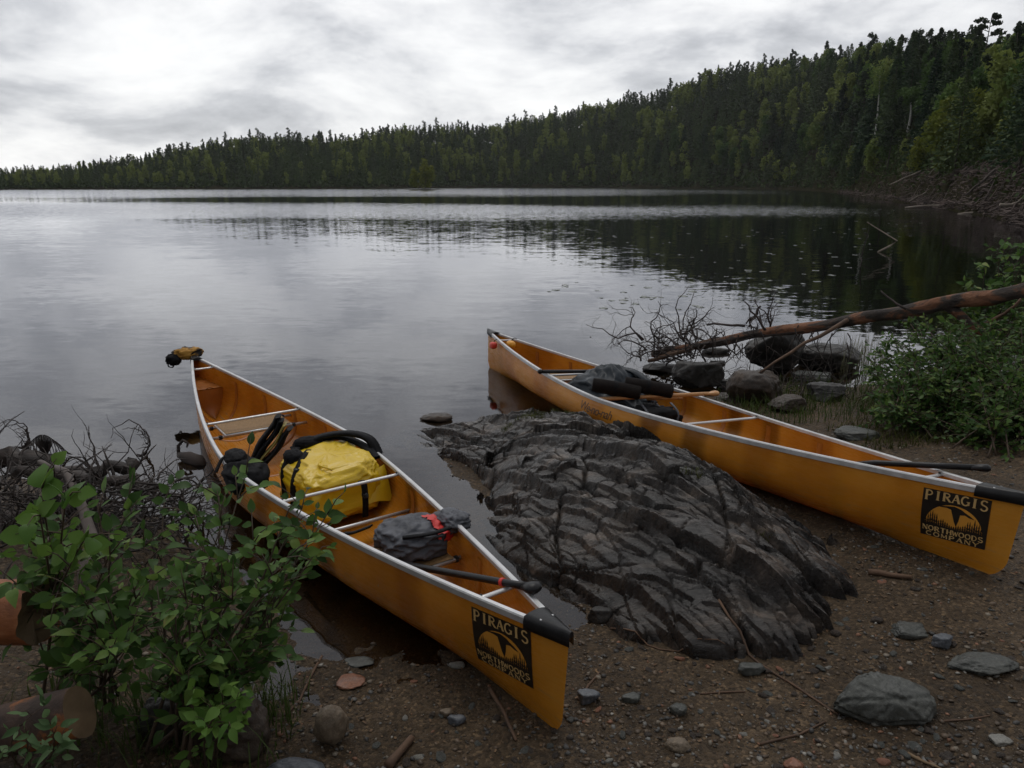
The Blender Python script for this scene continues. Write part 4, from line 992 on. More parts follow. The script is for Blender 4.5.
# ================================================================ ROCK LEDGE
wetrock=None
def rockmat(name,stops,moss=False,scale=3,rough=.42,bump=.012,stretch=(1,1,1),rot=0,rvar=.2):
    m,nt,out=newmat(name); L=nt.links.new; b=N(nt,'ShaderNodeBsdfPrincipled'); L(b.outputs[0],out.inputs[0])
    tc=N(nt,'ShaderNodeTexCoord'); mp=N(nt,'ShaderNodeMapping'); mp.inputs['Scale'].default_value=stretch; mp.inputs['Rotation'].default_value=(0,0,rot); L(tc.outputs['Object'],mp.inputs[0])
    def noise(sc,det=8,ro=.65,v=mp): n=N(nt,'ShaderNodeTexNoise'); n.inputs['Scale'].default_value=sc;n.inputs['Detail'].default_value=det;n.inputs['Roughness'].default_value=ro;L(v.outputs[0],n.inputs['Vector']);return n
    n1=noise(scale); r=ramp(nt,stops); L(n1.outputs[0],r.inputs[0]); col=r.outputs[0]
    n4=noise(scale*14,4,.6); r4=ramp(nt,[(.3,(.55,.55,.55)),(.6,(1,1,1)),(.72,(1.7,1.65,1.6))]); L(n4.outputs[0],r4.inputs[0]); mx=N(nt,'ShaderNodeMix',data_type='RGBA',blend_type='MULTIPLY'); mx.inputs[0].default_value=.8; L(col,mx.inputs[6]); L(r4.outputs[0],mx.inputs[7]); col=mx.outputs[2]
    L(col,b.inputs['Base Color'])
    n2=noise(scale*2.2,6); q=N(nt,'ShaderNodeMapRange'); q.inputs[1].default_value=.35;q.inputs[2].default_value=.65;q.inputs[3].default_value=max(.05,rough-rvar);q.inputs[4].default_value=min(1,rough+rvar); L(n2.outputs[0],q.inputs[0]); L(q.outputs[0],b.inputs['Roughness'])
    b.inputs['Specular IOR Level'].default_value=.5
    n3=noise(scale*5,10,.72); bp=N(nt,'ShaderNodeBump'); bp.inputs['Distance'].default_value=bump; L(n3.outputs[0],bp.inputs['Height']); L(bp.outputs[0],b.inputs['Normal'])
    return m
ax_a=math.atan2(3.0-6.0,1.5+.9)   # strike of the layering, far tip to near end
ledge_m=rockmat('wet_ledge_rock',[(.32,(.010,.009,.008)),(.47,(.024,.020,.018)),(.58,(.056,.045,.037)),(.68,(.16,.125,.10))],scale=2.6,rough=.24,bump=.009,stretch=(1,3.6,2),rot=-ax_a,rvar=.22)
def crack(x,y,seed):
    r=np.random.RandomState(seed); T=r.rand(64,64,2); xi=np.floor(x).astype(int);yi=np.floor(y).astype(int); f1=np.full(x.shape,9.);f2=np.full(x.shape,9.)
    for a in(-1,0,1):
        for b in(-1,0,1):
            q=T[(xi+a)%64,(yi+b)%64]; d=np.hypot(x-(xi+a+q[...,0]),y-(yi+b+q[...,1])); f2=np.where(d<f1,f1,np.minimum(f2,d)); f1=np.minimum(f1,d)
    return f2-f1
def facet(x,y,seed,k=.6,tilt=1.6,sg=1):
    r=np.random.RandomState(seed); T=r.rand(64,64,5); xi=np.floor(x).astype(int);yi=np.floor(y).astype(int); o=np.full(x.shape,-99.)
    for a in range(-2,3):
        for b in range(-2,3):
            q=T[(xi+a)%64,(yi+b)%64]; dx=x-(xi+a+q[...,0]);dy=y-(yi+b+q[...,1])
            o=np.maximum(o,(q[...,2]-.5)*.9+tilt*((q[...,3]-.5)*dx+(q[...,4]-.5)*dy)-k*(dx*dx+dy*dy))
    return sg*o
def ledge():
    cp=[ # px, py, height : base rim low, crest high
     (398,441,-.05),(440,431,.02),(425,470,-.03),(455,500,-.05),(480,535,-.05),(520,570,-.05),(560,597,-.04),(600,622,-.03),(650,650,-.01),(700,672,.02),(770,680,.03),(840,655,.05),(872,628,.06),
     (470,445,.06),(500,428,.13),(540,423,.20),(580,421,.265),(615,431,.285),(650,455,.30),(500,450,.14),(540,460,.22),(600,458,.28),
     (680,478,.32),(720,510,.30),(760,545,.27),(800,580,.22),(840,608,.14),
     (460,470,.06),(500,495,.11),(540,520,.14),(590,560,.15),(560,490,.24),(620,510,.27),(660,540,.25),(640,590,.17),(700,580,.22),(700,625,.13),(760,625,.15),(800,640,.10),(580,585,.07),
     (640,630,.09),(520,545,.06),(480,510,.02)]
    P=[];H=[]
    for a,b,z in cp: p=at(a,b,max(z,0)); P.append((p.x,p.y)); H.append(z)
    # far rim falls away behind the crest (real ground plan, hidden from here)
    for x,y,z in [(-.9,6.05,-.12),(-.5,6.15,-.12),(.0,6.0,-.06),(.45,5.75,.0),(.75,5.35,-.03),(1.0,4.95,-.02),(1.3,4.5,.0),(1.55,4.05,.02),(1.8,3.6,.03),(1.95,3.2,.03),(-1.15,5.7,-.12),(-.85,5.2,-.15),(-.6,4.6,-.15),(-.3,4.0,-.15),(.05,3.4,-.14),(.4,2.9,-.1),(.8,2.6,-.06),(1.3,2.5,-.02),(1.8,2.6,.0)]: P.append((x,y));H.append(z)
    P=np.array(P);H=np.array(H); n=len(P)
    phi=lambda d:np.where(d>1e-9,d*d*np.log(d+1e-12),0)
    A=np.zeros((n+3,n+3)); D=np.hypot(P[:,None,0]-P[None,:,0],P[:,None,1]-P[None,:,1]); A[:n,:n]=phi(D)+np.eye(n)*.02; A[:n,n]=1;A[:n,n+1:]=P;A[n,:n]=1;A[n+1:,:n]=P.T
    w=np.linalg.solve(A,np.concatenate([H,[0,0,0]]))
    ux=np.array([math.cos(ax_a),math.sin(ax_a)]);vx=np.array([-ux[1],ux[0]]); c=np.array([.4,4.4])
    U=np.linspace(-2.45,2.35,760);Vv=np.linspace(-1.05,1.05,390); UU,VV=np.meshgrid(U,Vv,indexing='ij')
    X=c[0]+UU*ux[0]+VV*vx[0];Y=c[1]+UU*ux[1]+VV*vx[1]
    h=np.full(X.shape,w[n])+w[n+1]*X+w[n+2]*Y
    for i in range(n): h+=w[i]*phi(np.hypot(X-P[i,0],Y-P[i,1]))
    body=sst(-.05,.12,h)
    wu=UU+.05*fbm(UU*1.5,VV*1.5,2);wv=VV+.03*fbm(UU*1.5+9,VV*2,2)
    f=.115*facet(wu*1.05,wv*2.3,1,.55,2.0)+.060*facet(wu*2.4,wv*5.0,2,.5,2.4,-1)+.026*facet(wu*6,wv*11,3,.5,2.4)+.009*facet(wu*15,wv*26,4,.5,2.4,-1)+.0035*facet(wu*36,wv*55,5,.5,2.)
    f+=.058*cells(wu*1.5,wv*4.2,12,1.6)+.020*cells(wu*4.5,wv*12,13,1.6)
    st=lambda q,k:np.minimum((1-(q-np.floor(q)))*1.02,(q-np.floor(q))*k)-.45
    f+=.060*st(wv*2.8+.6*fbm(wu*.7,wv*1.2,2),34)*(.3+.9*sst(-.3,.35,fbm(wu*.9+4,wv*1.2,2)))
    f+=.030*st(wv*7.5+1.0*fbm(wu*1.1,wv*2,2),16)*(.2+sst(-.3,.35,fbm(wu*1.9+14,wv*2.2,2)))
    f-=.045*np.exp(-crack(wu*1.3+3,wv*3.3,8)/.022)+.018*np.exp(-crack(wu*3.6+3,wv*9,18)/.035)
    f+=.0025*fbm(UU*22,VV*40,3)+.02*fbm(UU*1.0,VV*2.0,2)-.02
    h=h+f*(.35+.65*body)*1.05
    g=gh_(X,Y); ab=h-g; h=h+.05*sst(-.01,.03,ab)-.022
    h=h-.5*(1-sst(-2.45,-2.3,UU))-.5*sst(2.2,2.35,UU)-.5*(1-sst(-1.05,-.95,VV))-.5*sst(.95,1.05,VV)
    g=gh_(X,Y)
    Vt=np.stack([X,Y,h],-1).reshape(-1,3); a,b=X.shape; i,j=np.meshgrid(np.arange(a-1),np.arange(b-1),indexing='ij'); Fc=np.stack([i*b+j,(i+1)*b+j,(i+1)*b+j+1,i*b+j+1],-1).reshape(-1,4)
    up=(h>g-.12).reshape(-1); keep=up[Fc].any(1); Fc=Fc[keep]
    used=np.unique(Fc); mp=np.full(len(Vt),-1); mp[used]=np.arange(len(used)); base=np.array([.4,4.4,0.])
    o=npmesh('rock_ledge',Vt[used]-base,mp[Fc],ledge_m,smooth=True); o.data.set_sharp_from_angle(angle=math.radians(24)); o.location=base; tag(o,'long dark layered rock ledge between the two canoes, wet and cracked','rock ledge')
    def hz(x,y):
        k=np.argmin((X-x)**2+(Y-y)**2); return float(h.reshape(-1)[k])
    return hz
rock_z=ledge()
def groundz(x,y):
    return max(gz(x,y),rock_z(x,y) if (-1<x<2 and 2.4<y<6.2) else -9)
# ---------------------------------------------------------------- single stones
def stone(name,c,size,seed,m,label,cat='rock',rotz=0,planes=12,group=None,sub=5,rough=.09,bury=.25,round_=0):
    r=random.Random(seed); me=bpy.data.meshes.new(name); import bmesh; bm=bmesh.new(); bmesh.ops.create_icosphere(bm,subdivisions=sub,radius=1)
    pl=[]
    for i in range(planes):
        d=Vector((r.gauss(0,1),r.gauss(0,1),r.gauss(0,.8))).normalized(); pl.append((d,r.uniform(.62,.95)))
    pl.append((Vector((0,0,1)),r.uniform(.6,.85)))
    o=Vector((seed*1.7,seed*.9,seed*2.3)); sx,sy,sz=[v/2 for v in size]
    for v in bm.verts:
        d=v.co.normalized(); rad=1.12
        for n_,h in pl:
            k=d.dot(n_)
            if k>.05: rad=min(rad,h/k)
        rad=rad*(1-round_)+.92*round_
        rad*=1+rough*mn.fractal(d*2.2+o,1,2,4)+rough*.4*mn.fractal(d*7+o,1,2,3)
        p=d*rad; v.co=Vector((p.x*sx,p.y*sy,p.z*sz+sz*(1-bury*2)))
    bm.to_mesh(me); bm.free(); me.materials.append(m)
    for p in me.polygons: p.use_smooth=True
    ob=bpy.data.objects.new(name,me); C.objects.link(ob); ob.location=c; ob.rotation_euler=(0,0,rotz)
    if label: tag(ob,label,cat,group)
    return ob
r_dark=rockmat('dark_boulder',[(.3,(.010,.009,.008)),(.5,(.022,.020,.018)),(.7,(.055,.048,.042))],scale=4,rough=.5,bump=.01)
r_brown=rockmat('brown_boulder',[(.3,(.022,.016,.012)),(.5,(.050,.035,.025)),(.7,(.10,.070,.050))],scale=4,rough=.55,bump=.01)
r_grey=rockmat('grey_green_stone',[(.3,(.034,.037,.033)),(.5,(.064,.068,.061)),(.7,(.11,.112,.102))],scale=5,rough=.5,bump=.006)
r_tan=rockmat('tan_stone',[(.3,(.11,.082,.055)),(.5,(.17,.13,.09)),(.7,(.25,.20,.14))],scale=7,rough=.6,bump=.006)
r_red=rockmat('orange_red_stone',[(.3,(.15,.065,.038)),(.6,(.26,.11,.06))],scale=9,rough=.5,bump=.004)
r_pale=rockmat('pale_stone',[(.3,(.16,.155,.14)),(.7,(.26,.25,.22))],scale=9,rough=.5,bump=.004)
r_blue=rockmat('blue_grey_stone',[(.3,(.07,.078,.092)),(.7,(.12,.13,.145))],scale=6,rough=.45,bump=.004)
def px_stone(px,py,w,h,depth,m,label,seed,z=None,rotz=0,planes=9,round_=0,bury=.25,hgt=None,sub=5):
    """stone centred on the ground point under (px,py), w and h its seen size in pixels"""
    z0=0.06
    for _ in range(4): p=at(px,py+h*.30,z0); z0=gz(p.x,p.y) if z is None else z
    dist=math.hypot(p.y,CH)*.98; mpp=dist/F; H_=(h*mpp)*.95 if hgt is None else hgt
    return stone('rock' if max(w,h)>26 else 'stone',(p.x,p.y,z0),(w*mpp,depth,H_),seed,m,label,'rock' if max(w,h)>26 else 'stone',rotz,planes,round_=round_,bury=bury,sub=sub)
SS=[
(233,727,78,78,.24,r_brown,'rounded brown boulder beside the shrub at the lower left',12,dict(round_=.5,bury=.15)),
(172,712,60,60,.2,r_dark,'dark round boulder half hidden under the shrub leaves',13,dict(round_=.5)),
(332,727,32,44,.10,r_tan,'egg-shaped tan stone standing on the gravel between shrub and left canoe',14,dict(round_=.7,bury=.1,rotz=.4,sub=4)),
(447,712,13,10,.035,r_tan,'small pale yellow stone below the left canoe',15,dict(sub=3)),
(457,719,17,12,.04,r_blue,'small blue-grey stone touching the pale yellow one below the left canoe',16,dict(sub=3)),
(296,771,60,22,.12,r_blue,'smooth blue-grey stone cut by the bottom picture edge',17,dict(round_=.6)),
(697,376,46,36,.3,r_dark,'dark angular boulder standing in the water beyond the right canoe',18,dict(planes=8,bury=.1,z=0)),
(664,368,40,12,.3,r_dark,'flat dark rock awash in the water left of the angular boulder',19,dict(z=-.02)),
(757,390,56,44,.36,r_brown,'reddish brown block boulder between the right canoe and the fallen trunk',20,dict(planes=7,bury=.1,z=0.02)),
(772,352,52,54,.34,r_dark,'dark upright boulder directly under the fallen trunk',21,dict(z=0,planes=8,bury=.1)),
(826,354,62,34,.4,r_dark,'broad dark rock under the fallen trunk, right of the upright boulder',22,dict(z=.02,planes=8,bury=.2)),
(813,375,42,16,.3,r_grey,'flat pale grey slab below the broad dark rock',23,dict(bury=.3)),
(824,392,40,26,.26,r_dark,'grey block stone beneath the flat pale slab',24,dict()),
(786,402,36,26,.25,r_brown,'mossy brown stone right of the reddish block boulder',25,dict(round_=.3)),
(717,350,30,9,.14,r_dark,'long flat stone just out of the water under the trunk',26,dict(z=0,round_=.4,bury=.3,sub=4)),
(718,362,16,6,.08,r_dark,'little dark stone in the water in front of the long flat one',27,dict(z=0,sub=3)),
(727,383,22,13,.15,r_dark,'small dark rock between the angular boulder and the block boulder',28,dict(z=0,sub=4)),
(735,398,40,14,.2,r_brown,'low grey-brown rock at the water edge next to the block boulder',29,dict(z=0)),
(436,416,30,11,.16,r_brown,'lone brown rock sitting in the water off the ledge tip',30,dict(z=0,bury=.3,sub=4)),
(857,432,38,16,.2,r_grey,'flat dark violet slab on the bank beyond the right canoe',31,dict(bury=.3,planes=6)),
(910,628,42,13,.1,r_grey,'flat greenish slab in the gravel right of the ledge end',32,dict(bury=.3)),
(943,640,20,18,.06,r_blue,'small bluish stone right of the flat greenish slab',33,dict(sub=4)),
(982,663,56,17,.12,r_grey,'long low slab near the right picture edge',34,dict(bury=.3)),
(587,696,22,18,.05,r_blue,'grey three-cornered stone right of the near tip of the left canoe',35,dict(sub=4,planes=6)),
(630,697,18,10,.05,r_grey,'small grey stone in the gravel, second from the left canoe tip',36,dict(sub=4)),
(679,709,18,14,.05,r_grey,'small grey-green cobble in the middle of the gravel',37,dict(sub=4,round_=.5)),
(678,744,24,14,.06,r_tan,'tan rounded cobble low in the middle of the gravel',38,dict(sub=4,round_=.5)),
(753,668,26,14,.06,r_grey,'grey-green cobble at the foot of the ledge',39,dict(sub=4)),
(350,679,26,10,.09,r_red,'flat orange-red stone on the gravel left of the left canoe',40,dict(sub=4,bury=.35,hgt=.02)),
(358,661,30,9,.08,r_grey,'flat grey-green stone above the orange-red one',41,dict(sub=4,bury=.35,hgt=.02)),
(793,764,18,11,.05,r_red,'reddish stone at the bottom picture edge',42,dict(sub=4)),
(1000,740,24,7,.05,r_pale,'thin pale stone flake in the lower right corner',43,dict(sub=4)),
(600,612,24,22,.08,r_dark,'dark stone wedged at the foot of the ledge by the water',44,dict(sub=4)),
(457,664,14,8,.04,r_pale,'pale chip on the dark sand under the left canoe',45,dict(sub=3)),
(452,640,10,7,.03,r_pale,'tiny pale chip close under the left canoe',46,dict(sub=3))]
def wedge():
    import bmesh
    z=.06; c=at(884,712,z); c.z=gz(c.x,c.y); bm=bmesh.new()
    def top(px,py,h): 
        return at(px,py,c.z+h)-c
    pts=[top(829,706,.03),top(850,680,.11),top(868,668,.135),top(902,678,.12),top(934,696,.085),top(938,712,.05),top(925,724,.03),top(870,724,.01),at(832,712,c.z-.03)-c,at(880,728,c.z-.03)-c,at(936,722,c.z-.03)-c,at(930,690,c.z-.03)-c,at(860,690,c.z-.03)-c,top(900,700,.105),top(850,700,.07)]
    for p in pts: bm.verts.new(p)
    bmesh.ops.convex_hull(bm,input=bm.verts); 
    for v in [v for v in bm.verts if not v.link_faces]: bm.verts.remove(v)
    bmesh.ops.bevel(bm,geom=list(bm.edges),offset=.012,segments=2,affect='EDGES'); bmesh.ops.triangulate(bm,faces=bm.faces); 
    for _ in range(3): bmesh.ops.subdivide_edges(bm,edges=[e for e in bm.edges if e.calc_length()>.012],cuts=1); bmesh.ops.triangulate(bm,faces=bm.faces)
    bm.normal_update()
    for v in bm.verts: v.co+=v.normal*(.006*mn.fractal(v.co*14,1,2,4)+.003*mn.fractal(v.co*60,1,2,3))
    me=bpy.data.meshes.new('rock'); bm.to_mesh(me); bm.free(); me.materials.append(r_grey)
    for p in me.polygons: p.use_smooth=True
    o=bpy.data.objects.new('rock',me); C.objects.link(o); o.location=c; tag(o,'big grey-green wedge boulder lying alone in the lower right gravel','rock')
wedge()
for a in SS:
    px_stone(*a[:8],**a[8])
# loose cobbles nothing tells apart
def cobbles():
    P=[]; kinds=[(r_grey,'small grey cobble scattered on the brown gravel shore','grey cobbles on the gravel'),(r_brown,'small brown cobble scattered on the brown gravel shore','brown cobbles on the gravel'),(r_pale,'small pale cobble scattered on the brown gravel shore','pale cobbles on the gravel'),(r_red,'small reddish cobble scattered on the brown gravel shore','reddish cobbles on the gravel')]
    pr={}
    for k,(m,l,g) in enumerate(kinds): pr[k]=[stone('cobble',(0,0,-30),(1,.8,.5),70+k*5+j,m,None,sub=3,planes=7,rough=.06,bury=.25,round_=.25*j) for j in range(2)]
    used=set(); n=0
    while n<190:
        px=random.uniform(320,1050);py=random.uniform(560,775); p=at(px,py,.05); x,y=p.x,p.y
        if px<600 and py<665: continue
        if sdist(np.array(x),np.array(y))<.05 or rock_z(x,y)>gz(x,y)-.01 : continue
        if random.random()>.35+.65*float(sst(-.1,.3,fbm(np.array(x*2.),np.array(y*2.),2))): continue
        k=random.choices(range(4),[5,4,1.3,.35])[0]; j=random.randrange(2); q=pr[k][j]
        if (k,j) in used: o=q.copy(); C.objects.link(o)
        else: used.add((k,j)); o=q
        s=random.uniform(.016,.045)*(1.3 if random.random()<.12 else 1); o.location=(x,y,gz(x,y)-.002); o.scale=(s,s*random.uniform(.7,1.1),s*random.uniform(.5,1.1)); o.rotation_euler=(random.uniform(-.3,.3),random.uniform(-.3,.3),random.uniform(0,6.28)); tag(o,kinds[k][1],'cobble',kinds[k][2]); n+=1
cobbles()
def gravel():
    import bmesh
    bm=bmesh.new(); bmesh.ops.create_icosphere(bm,subdivisions=1,radius=1); bv=np.array([v.co[:] for v in bm.verts]); bf=np.array([[v.index for v in f.verts] for f in bm.faces]); bm.free()
    n=46000; x=rng.uniform(-2.2,3.8,n); y=1.95+rng.rand(n)**1.5*3.6; den=sst(-.25,.45,fbm(x*1.6,y*1.6,3)); s=sdist(x,y); k=(rng.rand(n)<(.25+.75*den))&(s>-.5)
    k&=~((x<-.9)&(y<4)&(rng.rand(n)<.6)); x,y=x[k],y[k]; n=len(x); z=gh_(x,y)
    sz=.0024+.0115*rng.rand(n)**2.9; A=rng.rand(n)*6.283; J=1+.28*rng.randn(n,len(bv))
    loc=bv[None]*J[...,None]*np.stack([sz,sz*(.55+.5*rng.rand(n)),sz*(.35+.35*rng.rand(n))],1)[:,None,:]
    ca,sa=np.cos(A)[:,None],np.sin(A)[:,None]; X=loc[...,0]*ca-loc[...,1]*sa+x[:,None];Y=loc[...,0]*sa+loc[...,1]*ca+y[:,None];Z=loc[...,2]+z[:,None]+sz[:,None]*.12
    V=np.stack([X,Y,Z],-1).reshape(-1,3); Fc=(bf[None]+(np.arange(n)*len(bv))[:,None,None]).reshape(-1,3)
    m,nt,out=newmat('mixed_gravel'); b=N(nt,'ShaderNodeBsdfPrincipled'); nt.links.new(b.outputs[0],out.inputs[0]); at_=N(nt,'ShaderNodeAttribute',attribute_name='stone_tint'); nt.links.new(at_.outputs[0],b.inputs['Base Color']); b.inputs['Roughness'].default_value=.5; b.inputs['Specular IOR Level'].default_value=.3
    o=npmesh('gravel',V,Fc,m,smooth=False)
    pal=np.array([(.05,.037,.026),(.09,.065,.045),(.04,.038,.036),(.085,.083,.078),(.13,.11,.085),(.15,.075,.045),(.19,.18,.16),(.03,.024,.02)]); w=np.array([.25,.2,.16,.14,.09,.05,.03,.08]); c=pal[rng.choice(len(pal),n,p=w/w.sum())]*(.95+.7*rng.rand(n,1))
    ca_=o.data.color_attributes.new('stone_tint','FLOAT_COLOR','POINT'); col=np.concatenate([np.repeat(c,len(bv),0),np.ones((n*len(bv),1))],1).astype(np.float32); ca_.data.foreach_set('color',col.ravel())
    tag(o,'fine mixed gravel covering the shore',kind='stuff')
gravel()
# ---------------------------------------------------------------- moss tufts, grass
def blades(pts,hmin,hmax,w,m,name,label,droop=.5,seed=1,kind='stuff'):
    r=random.Random(seed); b=MB()
    for (x,y,z) in pts:
        h=r.uniform(hmin,hmax); a=r.uniform(0,6.28); dx,dy=math.cos(a),math.sin(a); l=h*r.uniform(.1,droop); px_,py_=-dy*w/2,dx*w/2
        v=[]
        for t,k in((0,1),(.4,.85),(.75,.55)):
            cx=x+dx*l*t*t;cy=y+dy*l*t*t;cz=z+h*(t-.25*droop*t*t); v+=[(cx-px_*k,cy-py_*k,cz),(cx+px_*k,cy+py_*k,cz)]
        v.append((x+dx*l,y+dy*l,z+h*(1-.25*droop)))
        b.add(v,[(0,1,3,2),(2,3,5,4),(4,5,6)])
    o=b.build(name,m,smooth=False); tag(o,label,kind=kind); return o
grassm=mat('grass_green',[(.3,(.035,.060,.014)),(.7,(.075,.11,.025))],scale=3,rough=.6,spec=.25,trans=.3)
mossm=mat('moss_green',[(.3,(.035,.042,.010)),(.7,(.08,.085,.018))],scale=6,rough=.8,spec=.2,trans=.2)
pts=[]
for cx,cy,R_,n in((.30,5.35,.20,900),(.05,5.25,.14,350),(.98,3.75,.07,120),(1.25,3.35,.05,60)):
    for i in range(n):
        a=random.uniform(0,6.28);rr=R_*math.sqrt(random.random()); x=cx+rr*math.cos(a);y=cy+rr*.6*math.sin(a)
        if mn.noise(Vector((x*9,y*9,1)))<-.08: continue
        pts.append((x,y,groundz(x,y)-.005))
blades(pts,.010,.045,.004,mossm,'moss','green moss and short grass growing on top of the rock ledge',1.0,3)
pts=[]
for i in range(5200):
    px=random.uniform(742,1060);py=random.uniform(372,452); p=at(px,py,.15); x,y=p.x,p.y
    if sdist(np.array(x),np.array(y))<.1: continue
    if mn.noise(Vector((x*2,y*2,4)))<-.1: continue
    pts.append((x,y,gz(x,y)-.01))
blades(pts,.03,.13,.007,mossm,'bank_grass','low grass and moss on the bank beyond the right canoe',.9,4)
pts=[(x,y,gz(x,y)-.01) for x,y in((random.gauss(-1.15,.30),random.gauss(2.35,.13)) for i in range(900)) if x<-.8]
blades(pts,.07,.22,.006,grassm,'grass','green grass blades at the foot of the left shrub',.8,5)
pts=[(p.x+random.gauss(0,.05),p.y+random.gauss(0,.05),gz(p.x,p.y)-.01) for p in (at(random.uniform(838,880),random.uniform(335,372),0.05) for i in range(330))]
blades(pts,.25,.55,.006,two('pale_reed',(.12,.12,.06),(.20,.19,.10),scale=5,rough=.6),'reeds','thin pale reeds standing in the water edge under the fallen trunk',.25,6)
# ---------------------------------------------------------------- fallen pine
barkp=mat('pine_bark_orange_patches',[(.40,(.026,.021,.019)),(.49,(.060,.045,.036)),(.545,(.19,.085,.045)),(.72,(.30,.15,.085))],scale=2.0,rough=.85,bump=.022,bscale=16,stretch=(1.0,2.8,2.8),detail=9,distort=.6)
twigm=two('dead_twig',(.030,.024,.022),(.065,.050,.044),scale=8,rough=.85)
twigr=two('red_brown_twig',(.06,.035,.022),(.13,.075,.045),scale=8,rough=.85)
def gnarl(mb,p,d,L,r,depth,rnd,curl=.5,bend=.35,n=6,split=2,sides=5):
    pts=[Vector(p)];d=Vector(d).normalized(); rad=[r]
    for i in range(n):
        d=(d+Vector((rnd.gauss(0,curl),rnd.gauss(0,curl),rnd.gauss(0,curl)))*bend).normalized(); pts.append(pts[-1]+d*L/n); rad.append(r*(1-.75*(i+1)/n))
    mb.tube(pts,rad,sides)
    if depth>0:
        for k in range(split):
            i=rnd.randint(1,n-1); q=(d+Vector((rnd.gauss(0,1),rnd.gauss(0,1),rnd.gauss(0,1)))*.9).normalized(); gnarl(mb,pts[i],q,L*rnd.uniform(.45,.75),rad[i]*.7,depth-1,rnd,curl,bend,n,split,sides)
def fallen():
    rnd=random.Random(9)
    A=atY(652,355,7.95); B=atY(745,336,7.5); Cc=atY(850,321,7.1); D=atY(937,305,6.8); E_=atY(1030,290,6.45); dd=(E_-D).normalized(); Fp=E_+dd*1.9
    root=empty('fallen_pine',A); K=[]
    for a,b in((A,B),(B,Cc),(Cc,D),(D,E_),(E_,Fp)):
        for i in range(5): K.append(a.lerp(b,i/5)+Vector((0,0,.012*math.sin(len(K)*1.3))))
    K.append(Fp); n=len(K); rad=[.034+.033*min(1,i/15.)+.006*math.sin(i*1.9) for i in range(n)]; rad[0]=.03
    mb=MB(); mb.tube([k-A for k in K],rad,20,jag=.10); mb.build('trunk',barkp,root)
    def br(px0,py0,Y0,px1,py1,Y1,r0,r1,name='branch',m=twigm,sag=0):
        a=atY(px0,py0,Y0)-A;b=atY(px1,py1,Y1)-A; mb=MB(); k=[a.lerp(b,i/6)+Vector((rnd.gauss(0,.008),rnd.gauss(0,.01),rnd.gauss(0,.008)-sag*math.sin(math.pi*i/6))) for i in range(7)]; mb.tube(k,[r0+(r1-r0)*i/6 for i in range(7)],8); mb.build(name,m,root)
    br(848,321,7.05,760,373,6.5,.022,.010,m=twigr,sag=-.03)     # leaning down branch
    br(842,326,7.1,690,345,7.7,.02,.012)                        # second stem under the trunk
    br(766,331,7.4,745,300,7.5,.014,.006)
    br(700,345,7.7,648,362,7.7,.03,.02,m=twigr); br(660,356,7.8,720,338,7.8,.026,.02,m=twigr)
    br(745,325,7.5,707,325,7.9,.014,.010); br(940,300,6.8,985,335,6.6,.05,.035,name='broken_limb',m=barkp)
    br(985,325,6.5,1024,300,6.2,.018,.012,m=twigr); br(760,305,7.6,752,321,7.55,.01,.02); br(905,308,6.8,880,292,7.0,.012,.006)
    for i in range(34):
        mb=MB(); p=atY(rnd.uniform(640,720),rnd.uniform(338,362),rnd.uniform(7.5,8.2))-A; gnarl(mb,p,(rnd.uniform(-1,.25),rnd.uniform(-.2,.5),rnd.uniform(-.1,.8)),rnd.uniform(.35,.8),.011,2,rnd,.8,.5,7,3); mb.build('twig',twigm,root)
    for i in range(10):
        mb=MB(); p=atY(rnd.uniform(738,775),rnd.uniform(322,334),7.5)-A; gnarl(mb,p,(rnd.uniform(-.4,.5),rnd.uniform(-.2,.4),1),rnd.uniform(.2,.45),.009,2,rnd,.8,.5,7,2); mb.build('twig',twigm,root)
    for i in range(30):
        mb=MB(); p=atY(rnd.uniform(690,850),rnd.uniform(325,345),rnd.uniform(7,7.5))-A; gnarl(mb,p,(rnd.uniform(-.5,.5),rnd.uniform(-.3,.3),-1),rnd.uniform(.2,.5),.007,2,rnd,.6,.45,7,1); mb.build('twig',twigm,root)
    tag(root,'fallen pine trunk with orange bark patches reaching from the right bank into the water','fallen tree')
    # branch standing out of the water beyond
    for (a,b,c,lab) in (((867,222),(900,241),(878,252),'thin bent pale branch sticking out of the dark water upper right'),):
        p0,p1,p2=[atY(q[0],q[1],18) for q in(a,b,c)]; p2=at(c[0],c[1],0); mb=MB(); mb.tube([p2-p2,atY(890,246,p2.y)-p2,atY(b[0]-3,b[1],p2.y)-p2,atY(a[0],a[1]-0,p2.y)-p2],[.03,.03,.025,.012],6); o=mb.build('bare_branch',two('pale_branch',(.16,.13,.10),(.26,.22,.17),scale=5,rough=.8),loc=p2); tag(o,lab,'branch')
    p=at(862,262,0); mb=MB(); gnarl(mb,(0,0,-.05),(0,0,1),1.3,.02,2,rnd,.5,.35,7,2); o=mb.build('bare_branch',twigm,loc=p); tag(o,'dark brush stem rising from the water left of the pale bent branch','branch')
    p=at(590,337,0); mb=MB(); gnarl(mb,(0,0,.0),(.9,0,.25),.22,.012,2,rnd,.7,.5,6,2); o=mb.build('floating_twig',twigm,loc=p); tag(o,'tiny dark twig on the water left of the fallen pine crown','twig')
    p=at(190,462,0); mb=MB(); 
    mb.tube([(-.10,.05,.03),(-.105,.07,.10),(-.07,.08,.14),(-.03,.07,.12),(-.04,.06,.09)],[.014,.013,.012,.011,.006],8); mb.tube([(-.10,.05,.04),(-.03,.02,.03),(.08,-.02,.01),(.12,-.05,-.03)],[.02,.045,.05,.03],10,jag=.15); o=mb.build('driftwood_chunk',twigm,loc=p); tag(o,'dark curled driftwood chunk in the water left of the left canoe','driftwood')
fallen()
